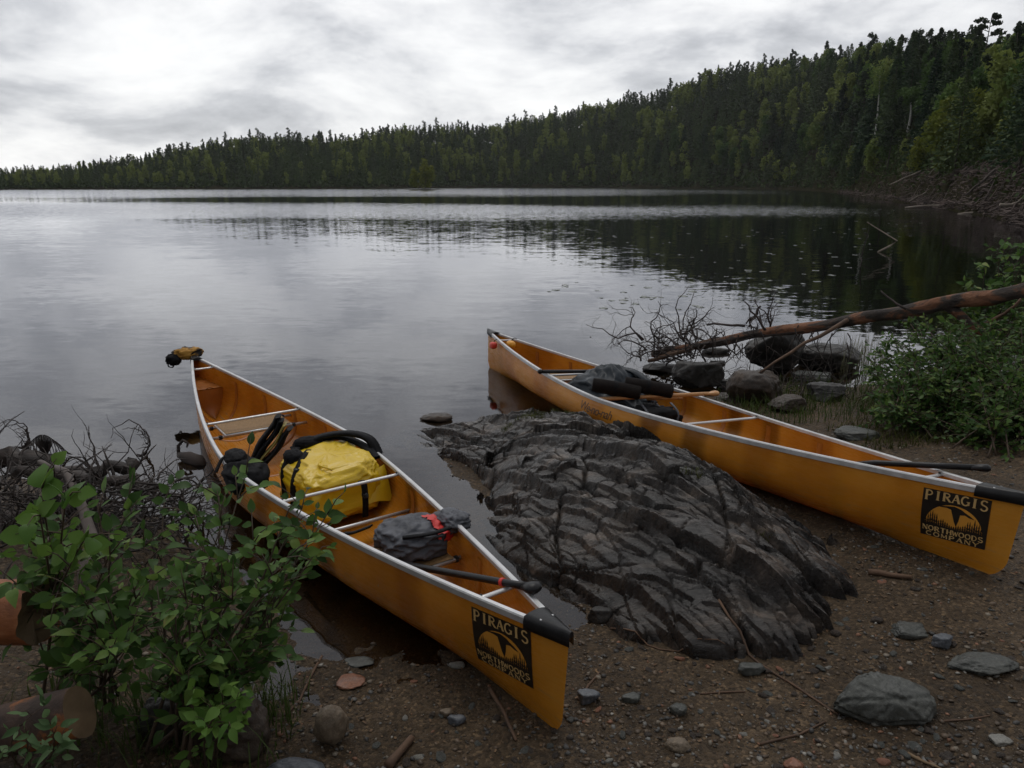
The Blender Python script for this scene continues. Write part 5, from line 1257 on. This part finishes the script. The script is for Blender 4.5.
# ---------------------------------------------------------------- shrubs with real leaves
def leafmesh():
    """template leaf, length 1 along +x, folded at the midrib: 12 verts"""
    prof=[(0,0),(.12,.16),(.32,.29),(.55,.29),(.78,.17),(1,0)]
    V=[(x,0,-.10*(x-.5)**2) for x,_ in prof]+[(x,w,.06*w/.29-.10*(x-.5)**2) for x,w in prof[1:-1]]+[(x,-w,.06*w/.29-.10*(x-.5)**2) for x,w in prof[1:-1]]
    Fq=[]; L_=[0]+[6,7,8,9]+[5]; R_=[0]+[10,11,12,13]+[5]
    for i in range(5):
        a,b=i,i+1; l0,l1=L_[i],L_[i+1]; r0,r1=R_[i],R_[i+1]
        Fq.append((a,b,l1,l0) if i not in(0,4) else ((a,b,l1,l1) if i==0 else (a,b,l0,l0)))
        Fq.append((a,r0,r1,b) if i not in(0,4) else ((a,r1,r1,b) if i==0 else (a,r0,r0,b)))
    T=[]
    for f in Fq:
        u=[]; [u.append(k) for k in f if k not in u]; T.append((u[0],u[1],u[2])); 
        if len(u)==4: T.append((u[0],u[2],u[3]))
    return np.array(V,float),np.array(T)
LV,LT=leafmesh()
def leaves(name,P,D,Nn,S,m,parent,base,width=1.0,curl=.45):
    P=np.array(P);D=np.array(D);Nn=np.array(Nn);S=np.array(S)
    D/=np.linalg.norm(D,axis=1)[:,None]; Nn=Nn-D*(D*Nn).sum(1)[:,None]; Nn/=np.linalg.norm(Nn,axis=1)[:,None]+1e-9; B=np.cross(Nn,D)
    lv=np.broadcast_to(LV,(len(P),)+LV.shape).copy(); cr=curl*rng.randn(len(P),1); lv[...,2]+=cr*(lv[...,0]**2)-.12*lv[...,0]**2; lv[...,1]*=width*(.85+.3*rng.rand(len(P),1))
    V=(P[:,None,:]-np.array(base)+(lv[...,0:1]*D[:,None,:]+lv[...,1:2]*B[:,None,:]+lv[...,2:3]*Nn[:,None,:])*S[:,None,None]).reshape(-1,3)
    Fc=(LT[None]+(np.arange(len(P))*len(LV))[:,None,None]).reshape(-1,3)
    o=npmesh(name,V,Fc,m,parent,smooth=False)
    a=o.data.attributes.new('leaf_tint','FLOAT','POINT'); a.data.foreach_set('value',np.repeat(rng.rand(len(P)),len(LV)).astype(np.float32))
    return o
def leafmat(name,stops,rough=.5,trans=.35,sc=9):
    """each leaf takes its own tone of the ramp"""
    m,nt,out=newmat(name); L=nt.links.new; b=N(nt,'ShaderNodeBsdfPrincipled'); at_=N(nt,'ShaderNodeAttribute',attribute_name='leaf_tint'); g=N(nt,'ShaderNodeTexCoord'); n=N(nt,'ShaderNodeTexNoise'); n.inputs['Scale'].default_value=sc*4; n.inputs['Detail'].default_value=4; L(g.outputs['Object'],n.inputs['Vector'])
    a=N(nt,'ShaderNodeMath',operation='MULTIPLY_ADD'); a.inputs[1].default_value=.25; L(n.outputs[0],a.inputs[0]); q=N(nt,'ShaderNodeMath',operation='MULTIPLY'); q.inputs[1].default_value=.8; L(at_.outputs['Fac'],q.inputs[0]); L(q.outputs[0],a.inputs[2])
    r=ramp(nt,stops); L(a.outputs[0],r.inputs[0]); L(r.outputs[0],b.inputs['Base Color']); b.inputs['Roughness'].default_value=rough; b.inputs['Specular IOR Level'].default_value=.22
    t=N(nt,'ShaderNodeBsdfTranslucent'); L(r.outputs[0],t.inputs[0]); mx=N(nt,'ShaderNodeMixShader'); mx.inputs[0].default_value=trans; L(b.outputs[0],mx.inputs[1]); L(t.outputs[0],mx.inputs[2]); L(mx.outputs[0],out.inputs[0]); return m
lg_dark=leafmat('shrub_leaf_green',[(.1,(.030,.066,.016)),(.45,(.060,.122,.028)),(.75,(.10,.185,.040)),(.93,(.18,.26,.06)),(.97,(.24,.20,.07))])
lg_bright=leafmat('bright_leaf_green',[(.1,(.060,.135,.022)),(.9,(.13,.23,.042))])
lg_bush=leafmat('bush_leaf_green',[(.1,(.022,.052,.013)),(.5,(.050,.105,.022)),(.8,(.085,.155,.032)),(.96,(.15,.20,.045))],sc=5)
stemm=two('shrub_stem',(.045,.030,.020),(.09,.060,.038),scale=14,rough=.75)
def shrub(base,tips,label,cat,lm,lsize,per,rnd,name='shrub',side=2,sr=.006,width=1.0,spread=.16,face=(0,-.55,.85),twig=.16):
    root=empty(name,base); base=Vector(base); mb=MB(); P=[];D=[];Nn=[];S=[]
    def leaf(p,d,s):
        P.append(tuple(p));D.append(tuple(d));Nn.append((face[0]+rnd.gauss(0,.45),face[1]+rnd.gauss(0,.45),face[2]+rnd.gauss(0,.35)));S.append(s)
    for tip in tips:
        tip=Vector(tip); b0=base+Vector((rnd.gauss(0,spread*.5),rnd.gauss(0,spread*.35),0)); mid=b0.lerp(tip,.5)+Vector((rnd.gauss(0,.05),rnd.gauss(0,.05),abs(rnd.gauss(0.06,.04)))); L_=(tip-b0).length
        K=[b0*(1-t)**2+mid*2*t*(1-t)+tip*t*t for t in [i/9 for i in range(10)]]
        mb.tube([k-base for k in K],[sr*(1.15-.09*i) for i in range(10)],6)
        for i in range(2,10):
            d=(K[i]-K[i-1]).normalized()
            for k in range(side):
                if rnd.random()<.2: continue
                q=(d*.5+Vector((rnd.gauss(0,1),rnd.gauss(0,.8),rnd.gauss(.15,.5)))).normalized(); l=twig*rnd.uniform(.5,1.3)*(1.2-i*.06)
                e_=K[i]+q*l+Vector((0,0,.02)); m_=K[i].lerp(e_,.5)+Vector((0,0,.012)); mb.tube([K[i]-base,m_-base,e_-base],[sr*.45,sr*.35,sr*.2],4)
                nn=max(2,int(per*rnd.uniform(.6,1.3)))
                for j in range(nn):
                    t=(j+.6)/nn; p=K[i].lerp(e_,t); sd=Vector((-q.y,q.x,0)); sd=sd.normalized() if sd.length>.01 else Vector((1,0,0)); dv=(q*.6+sd*(1 if j%2 else -1)+Vector((0,0,rnd.gauss(.0,.25)))).normalized() if j<nn-1 else q; leaf(p,dv,lsize*rnd.uniform(.45,1.25))
        for j in range(3): leaf(tip,(rnd.gauss(0,1),rnd.gauss(0,1),rnd.gauss(.4,.4)),lsize*rnd.uniform(.7,1.2))
    mb.build('stems',stemm,root); leaves('foliage',P,D,Nn,S,lm,root,base,width); tag(root,label,cat); return root
def left_shrubs():
    rnd=random.Random(21)
    B=at(185,742,.10)
    tips=[atY(px+rnd.gauss(0,5),py+rnd.gauss(0,5),Y) for px,py,Y in [(215,490,2.5),(250,478,2.6),(300,500,2.6),(325,520,2.55),(318,555,2.4),(280,520,2.5),(255,545,2.35),(290,585,2.4),(280,620,2.3),(220,560,2.25),(190,520,2.5),(160,500,2.6),(235,600,2.2),(200,640,2.1),(260,650,2.2),(175,570,2.2),(150,545,2.4),(225,520,2.4),(175,610,2.1),(285,560,2.3),(210,590,2.5),(245,620,2.5),(265,590,2.6),(190,680,2.0),(305,535,2.35)]]
    shrub(B,tips,'leafy broad-leaved shrub in front of the left canoe, its right half','shrub',lg_dark,.052,4.6,rnd,side=2)
    B=at(85,705,.12)
    tips=[atY(px+rnd.gauss(0,5),py+rnd.gauss(0,5),Y) for px,py,Y in [(60,500,2.5),(95,490,2.55),(125,515,2.5),(50,560,2.3),(110,560,2.3),(140,580,2.2),(75,600,2.1),(130,640,2.05),(100,650,2.0),(35,540,2.4),(150,620,2.2),(60,530,2.35),(20,585,2.2),(120,605,2.3)]]
    shrub(B,tips,'leafy broad-leaved shrub at the left picture edge behind the orange log','shrub',lg_dark,.058,3.6,rnd,side=2)
    B=at(60,640,.12); tips=[atY(px,py,Y) for px,py,Y in [(42,488,2.0),(66,500,1.95),(84,540,1.9),(40,515,1.95)]]
    shrub(B,tips,'sparse sprig with round bright leaves standing above the driftwood at far left','sapling',lg_bright,.062,1.3,rnd,name='sapling',side=1,width=1.55,face=(0,-.9,.4))
    B=at(215,765,.08); tips=[atY(px,py,Y) for px,py,Y in [(200,700,1.95),(222,690,1.98),(236,700,1.95),(205,728,1.85),(228,722,1.9),(245,715,1.95)]]
    shrub(B,tips,'small bright green seedling clump in front of the rounded brown boulder','seedling',lg_bright,.048,2.5,rnd,name='seedling',side=1,spread=.05,sr=.003,twig=.06)
    B=at(35,775,.08); tips=[atY(px,py,Y) for px,py,Y in [(44,706,1.8),(52,728,1.78),(30,735,1.78),(60,745,1.78)]]
    shrub(B,tips,'narrow-leaved grey-green seedling in front of the cut log end','seedling',leafmat('grey_leaf_green',[(.2,(.07,.13,.05)),(.8,(.13,.21,.09))]),.045,2.0,rnd,name='seedling',side=1,spread=.03,sr=.003,width=.7,twig=.05)
left_shrubs()
def right_bush():
    rnd=random.Random(33)
    for bi,(bx,by,tl,lab,m,ls) in enumerate([
      (960,430,[(880,372,6.0),(895,345,6.2),(905,390,5.6),(925,330,6.3),(915,360,5.9),(940,350,5.9),(890,400,5.5),(930,400,5.3),(955,330,6.1),(960,370,5.6),(945,385,5.4),(900,420,5.3),(975,345,5.8),(880,355,6.3),(925,425,5.2),(965,410,5.2),(985,330,6.0)],'dense dark green bush under the fallen trunk, left part by the water',lg_bush,.046),
      (1040,450,[(990,340,5.9),(1005,360,5.6),(1020,330,6.0),(1035,350,5.7),(1000,385,5.3),(1025,380,5.3),(985,400,5.2),(1010,415,5.0),(1035,410,5.0),(1050,370,5.4),(1060,340,5.8),(990,430,4.9),(1025,430,4.8),(970,375,5.5),(1045,330,6.0)],'dense dark green bush at the right picture edge below the fallen trunk',lg_bush,.048),
      (1010,330,[(985,262,7.0),(1000,256,7.0),(1018,262,6.9),(1030,250,6.9),(970,285,7.1),(995,280,7.0),(1012,285,6.8),(1035,280,6.7),(1050,262,6.8),(960,300,7.2),(1000,300,6.9)],'lighter green shrub rising above the fallen trunk at the right edge',lg_dark,.075)]):
        B=at(bx,by,.2) if bi<2 else Vector((4.75,7.35,gz(4.75,7.35)))
        B.z=gz(B.x,B.y)
        tips=[atY(px+rnd.gauss(0,4),py+rnd.gauss(0,4),Y) for px,py,Y in tl]
        for t in tips: t.z=max(t.z,gz(t.x,t.y)+.12)
        if bi<2: tips+= [t+Vector((rnd.gauss(0,.12),rnd.gauss(.1,.15),rnd.gauss(-.05,.08))) for t in tips]
        shrub(B,tips,lab,'bush',m,ls,8,rnd,name='bush',side=5 if bi<2 else 2,spread=.5 if bi<2 else .2,twig=.22,width=.85)
right_bush()
# ---------------------------------------------------------------- logs and driftwood on the left
orangebark=mat('orange_pine_bark',[(.3,(.16,.050,.018)),(.5,(.30,.105,.035)),(.68,(.42,.19,.085))],scale=7,rough=.65,bump=.006,bscale=30,stretch=(1,1,1.5))
cutwood=mat('weathered_cut_wood',[(.3,(.10,.065,.035)),(.7,(.20,.135,.075))],scale=9,rough=.8,bump=.004,bscale=30)
def left_wood():
    rnd=random.Random(5)
    A=atY(-60,612,2.30); B=atY(38,612,2.28); root=empty('log',B); d=(A-B).normalized(); mb=MB(); rows=[]
    L_=(A-B).length+.5; up=Vector((0,0,1)); sdv=d.cross(up).normalized(); u2=sdv.cross(d)
    for i in range(12):
        t=L_*i/11; row=[]
        for k in range(28):
            a=6.283*k/28; r=.112*(1+.02*math.sin(3*a)+.015*mn.noise(Vector((a,t*4,0)))); j=.012*math.sin(5*a+1)+.010*math.sin(11*a)+.02*rnd.random() if i==0 else 0
            row.append(tuple(d*(t-j)+sdv*r*math.cos(a)+u2*r*math.sin(a)))
        rows.append(row)
    mb.grid(rows,close_v=True); mb.build('bark',orangebark,root)
    mb=MB(); cap=[]
    for rr in(1,.7,.4,.15,.01): cap.append([tuple(Vector(rows[0][k])*rr+d*(.02*(1-rr)+.012*rnd.random())) for k in range(28)])
    mb.grid(cap,close_v=True); mb.build('broken_end',cutwood,root); tag(root,'thick orange-barked log with a splintered end at the left picture edge','log')
    A=atY(-50,745,2.02); B=atY(80,712,1.98); root=empty('log',B); d=(A-B).normalized(); sdv=d.cross(up).normalized(); u2=sdv.cross(d); mb=MB(); rows=[]
    for i in range(12):
        t=.45*i/11; rows.append([tuple(d*t+sdv*.062*(1+.06*math.sin(2*a)+.05*mn.noise(Vector((a,t*6,3))))*math.cos(a)+u2*.085*math.sin(a)*(1+.05*mn.noise(Vector((a*2,t*6,8))))) for a in [6.283*k/24 for k in range(24)]])
    mb.grid(rows,close_v=True); mb.build('bark',mat('flaking_bark',[(.40,(.045,.030,.024)),(.52,(.09,.055,.040)),(.58,(.34,.12,.035)),(.7,(.45,.19,.06))],scale=6,rough=.75,bump=.008,bscale=26),root)
    mb=MB(); mb.grid([[tuple(Vector(rows[0][k])*rr-d*.004*(1-rr)) for k in range(24)] for rr in(1,.66,.33,.01)],close_v=True); mb.build('cut_end',cutwood,root); tag(root,'short flaking log with a round brown cut end in the lower left corner','log')
    # driftwood tangle by the water
    dark=mat('wet_driftwood',[(.35,(.012,.009,.008)),(.65,(.050,.036,.030))],scale=9,rough=.7,bump=.014,bscale=22,stretch=(.5,2,2),distort=.5)
    def dl(p0,p1,r0,r1,lab,mat_=dark,knob=.02):
        a=atY(*p0);b=atY(*p1); mb=MB(); k=[a.lerp(b,i/8)+Vector((rnd.gauss(0,knob),rnd.gauss(0,knob),rnd.gauss(0,knob))) for i in range(9)]; mb.tube([q-a for q in k],[r0+(r1-r0)*i/8*(1+.15*rnd.random()) for i in range(9)],12,jag=.22)
        for i in range(7): gnarl(mb,k[rnd.randint(1,7)]-a,(rnd.gauss(0,1),rnd.gauss(0,.5),rnd.gauss(.2,.6)),.24,.012,1,rnd,.6,.4,5,2)
        tag(mb.build('driftwood_log',mat_,loc=a),lab,'driftwood')
    dl((-40,460,4.5),(55,460,4.4),.07,.06,'thick dark driftwood log with a knobbly end at the left picture edge')
    dl((10,472,4.2),(98,478,4.2),.04,.04,'dark driftwood log lying just below the thick one')
    dl((60,476,4.3),(134,468,4.4),.03,.045,'dark driftwood stick with a raised reddish tip on the left bank')
    dl((80,482,4.2),(160,489,4.1),.03,.035,'long low driftwood stick reaching furthest over the water on the left')
    dl((-20,520,3.7),(70,505,3.9),.05,.05,'dark driftwood pole behind the left shrub')
    mb=MB(); K=[atY(40,462,3.6),atY(66,472,3.4),atY(80,500,3.1),atY(92,535,2.9),atY(84,570,2.7),atY(88,620,2.6)]; mb.tube([k-K[0] for k in K],[.014,.017,.02,.024,.026,.03],8,jag=.1); tag(mb.build('arching_root',two('grey_root',(.06,.045,.04),(.10,.08,.07),scale=9,rough=.8),loc=K[0]),'arching grey-brown root curving down in front of the driftwood','root')
    mb=MB(); 
    for i in range(240): p=atY(rnd.uniform(-20,205),rnd.uniform(478,560),rnd.uniform(3.2,4.3)); p.z=max(p.z,.02); gnarl(mb,p,(rnd.gauss(0,1),rnd.gauss(0,.6),rnd.gauss(.1,.5)),rnd.uniform(.2,.5),.007,1,rnd,.7,.5,6,2,4)
    tag(mb.build('twig_tangle',dark),'dark tangle of wet twigs on the left bank above the water',kind='stuff')
    for (px,py,R_,lab) in ((133,440,.14,'curly dark water-plant stem looping out of the lake at left'),(15,432,.12,'faint curly stem looping out of the lake at the left picture edge'),(46,440,.12,'fan of drooping fine roots behind the thick driftwood')):
        p=at(px,py+16,0); mb=MB()
        if 'fan' in lab:
            for i in range(22): a=-1.4+2.8*i/21; mb.tube([(0,0,.0),(R_*math.sin(a)*.6,0,R_*1.5*math.cos(a*.6)),(R_*math.sin(a)*1.3,0,R_*1.3*math.cos(a)),(R_*math.sin(a)*1.7,0,R_*.2)],.0035,4)
        else:
            for i in range(3): mb.tube([(R_*math.sin(t)*(1-.1*i)+rnd.gauss(0,.006),.02*i+rnd.gauss(0,.01),R_*(1-math.cos(t))*(1-.2*i)+rnd.gauss(0,.006)) for t in np.linspace(.2,4.6-.9*i,18)],[.007-.0003*j for j in range(18)],5)
            for i in range(9): t=rnd.uniform(.3,3.6); gnarl(mb,(R_*math.sin(t),0,R_*(1-math.cos(t))),(-math.sin(t),0,math.cos(t)),.09,.004,1,rnd,.8,.5,5,1,4)
        tag(mb.build('curly_stem',twigm,loc=p+Vector((0,0,-.01))),lab,'stem')
left_wood()
def sticks():
    rnd=random.Random(12)
    for (pl,r,lab) in [([(716,632),(760,665),(800,690),(838,716)],.006,'long dark stick slanting down the gravel below the ledge'),([(610,628),(660,650),(735,657)],.004,'thin straight twig along the foot of the ledge'),([(745,692),(700,694)],.004,'short thin twig in the middle gravel'),([(490,690),(505,715),(516,742)],.009,'reddish brown stick on the sand below the left canoe'),([(322,655),(300,700),(285,715)],.006,'thin bent root at the edge of the left water inlet'),([(908,752),(945,772)],.006,'short pale stick at the bottom right edge'),([(868,573),(912,577)],.016,'weathered flat wood piece in the gravel beside the right canoe'),([(388,768),(412,740)],.018,'dark rotten wood piece at the bottom edge'),([(760,745),(800,735),(825,722)],.005,'thin curved twig left of the wedge boulder'),([(578,700),(600,672)],.005,'thin dark twig right of the left canoe tip'),([(940,722),(990,715)],.004,'thin twig beside the wedge boulder on its right')]:
        K=[]
        for i in range(len(pl)-1):
            for k in range(4): t=k/4; K.append((pl[i][0]*(1-t)+pl[i+1][0]*t,pl[i][1]*(1-t)+pl[i+1][1]*t))
        K.append(pl[-1]); W_=[]
        for q in K:
            p=at(q[0]+rnd.gauss(0,1),q[1]+rnd.gauss(0,1),.06); z=gz(p.x,p.y); p=at(q[0],q[1],z); W_.append(Vector((p.x,p.y,groundz(p.x,p.y)+r*.7)))
        mb=MB(); mb.tube([w-W_[0] for w in W_],[r*(1-.4*i/len(W_)) for i in range(len(W_))],7,jag=.1); o=mb.build('stick',twigr if 'pale' not in lab else cutwood,loc=W_[0]); tag(o,lab,'stick')
sticks()

def litter():
    """leaf scraps, needles and bark bits lying on the gravel"""
    rnd=random.Random(77); b=MB(); n=0
    while n<2600:
        x=rnd.uniform(-2.0,4.2); y=rnd.uniform(1.95,5.6)
        s_=float(sdist(np.array(x),np.array(y)))
        if s_<.04: continue
        d=mn.noise(Vector((x*1.7,y*1.7,3)))
        if rnd.random()>.45+d: continue
        if -1<x<2 and 2.4<y<6.2 and rock_z(x,y)>gz(x,y)+.01: continue
        z=gz(x,y)+.004; a=rnd.uniform(0,6.28); 
        if rnd.random()<.6: l,w=rnd.uniform(.015,.05),rnd.uniform(.0006,.0016)
        else: l,w=rnd.uniform(.006,.02),rnd.uniform(.004,.010)
        ca,sa=math.cos(a),math.sin(a); t=rnd.uniform(-.3,.3)*l
        b.add([(x-ca*l/2-sa*w/2,y-sa*l/2+ca*w/2,z),(x-ca*l/2+sa*w/2,y-sa*l/2-ca*w/2,z+.001),(x+ca*l/2+sa*w/2,y+sa*l/2-ca*w/2,z+abs(t)),(x+ca*l/2-sa*w/2,y+sa*l/2+ca*w/2,z+abs(t)+.001)],[(0,1,2,3)]); n+=1
    tag(b.build('leaf_litter',mat('dead_litter',[(.3,(.05,.028,.016)),(.5,(.12,.07,.035)),(.7,(.22,.13,.06))],scale=22,rough=.8),smooth=False),'scraps of dead leaves, needles and bark on the gravel',kind='stuff')
litter()

def boulder_twigs():
    rnd=random.Random(91)
    for k,(px,py,Y) in enumerate([(735,362,7.3),(765,372,6.9),(800,350,7.2),(835,345,7.2),(790,392,6.5),(850,375,6.6)]):
        p=atY(px,py,Y); p.z=max(gz(p.x,p.y),0); mb=MB()
        for i in range(9): gnarl(mb,(rnd.gauss(0,.12),rnd.gauss(0,.08),0),(rnd.gauss(0,.6),rnd.gauss(0,.4),1),rnd.uniform(.2,.5),.005,1,rnd,.6,.45,6,2,4)
        tag(mb.build('dead_twigs',twigm,loc=p),'bare dead twigs poking up between the boulders under the fallen trunk','twigs','dead twigs between the boulders')
    pts=[]
    for i in range(1500):
        px=rnd.uniform(715,900);py=rnd.uniform(372,425); p=at(px,py,.08); pts.append((p.x,p.y,gz(p.x,p.y)-.01))
    pts=[q for q in pts if sdist(np.array(q[0]),np.array(q[1]))>.05]
    blades(pts,.06,.20,.006,grassm,'tall_grass','thin green grass growing between the boulders on the right bank',.7,9)
boulder_twigs()
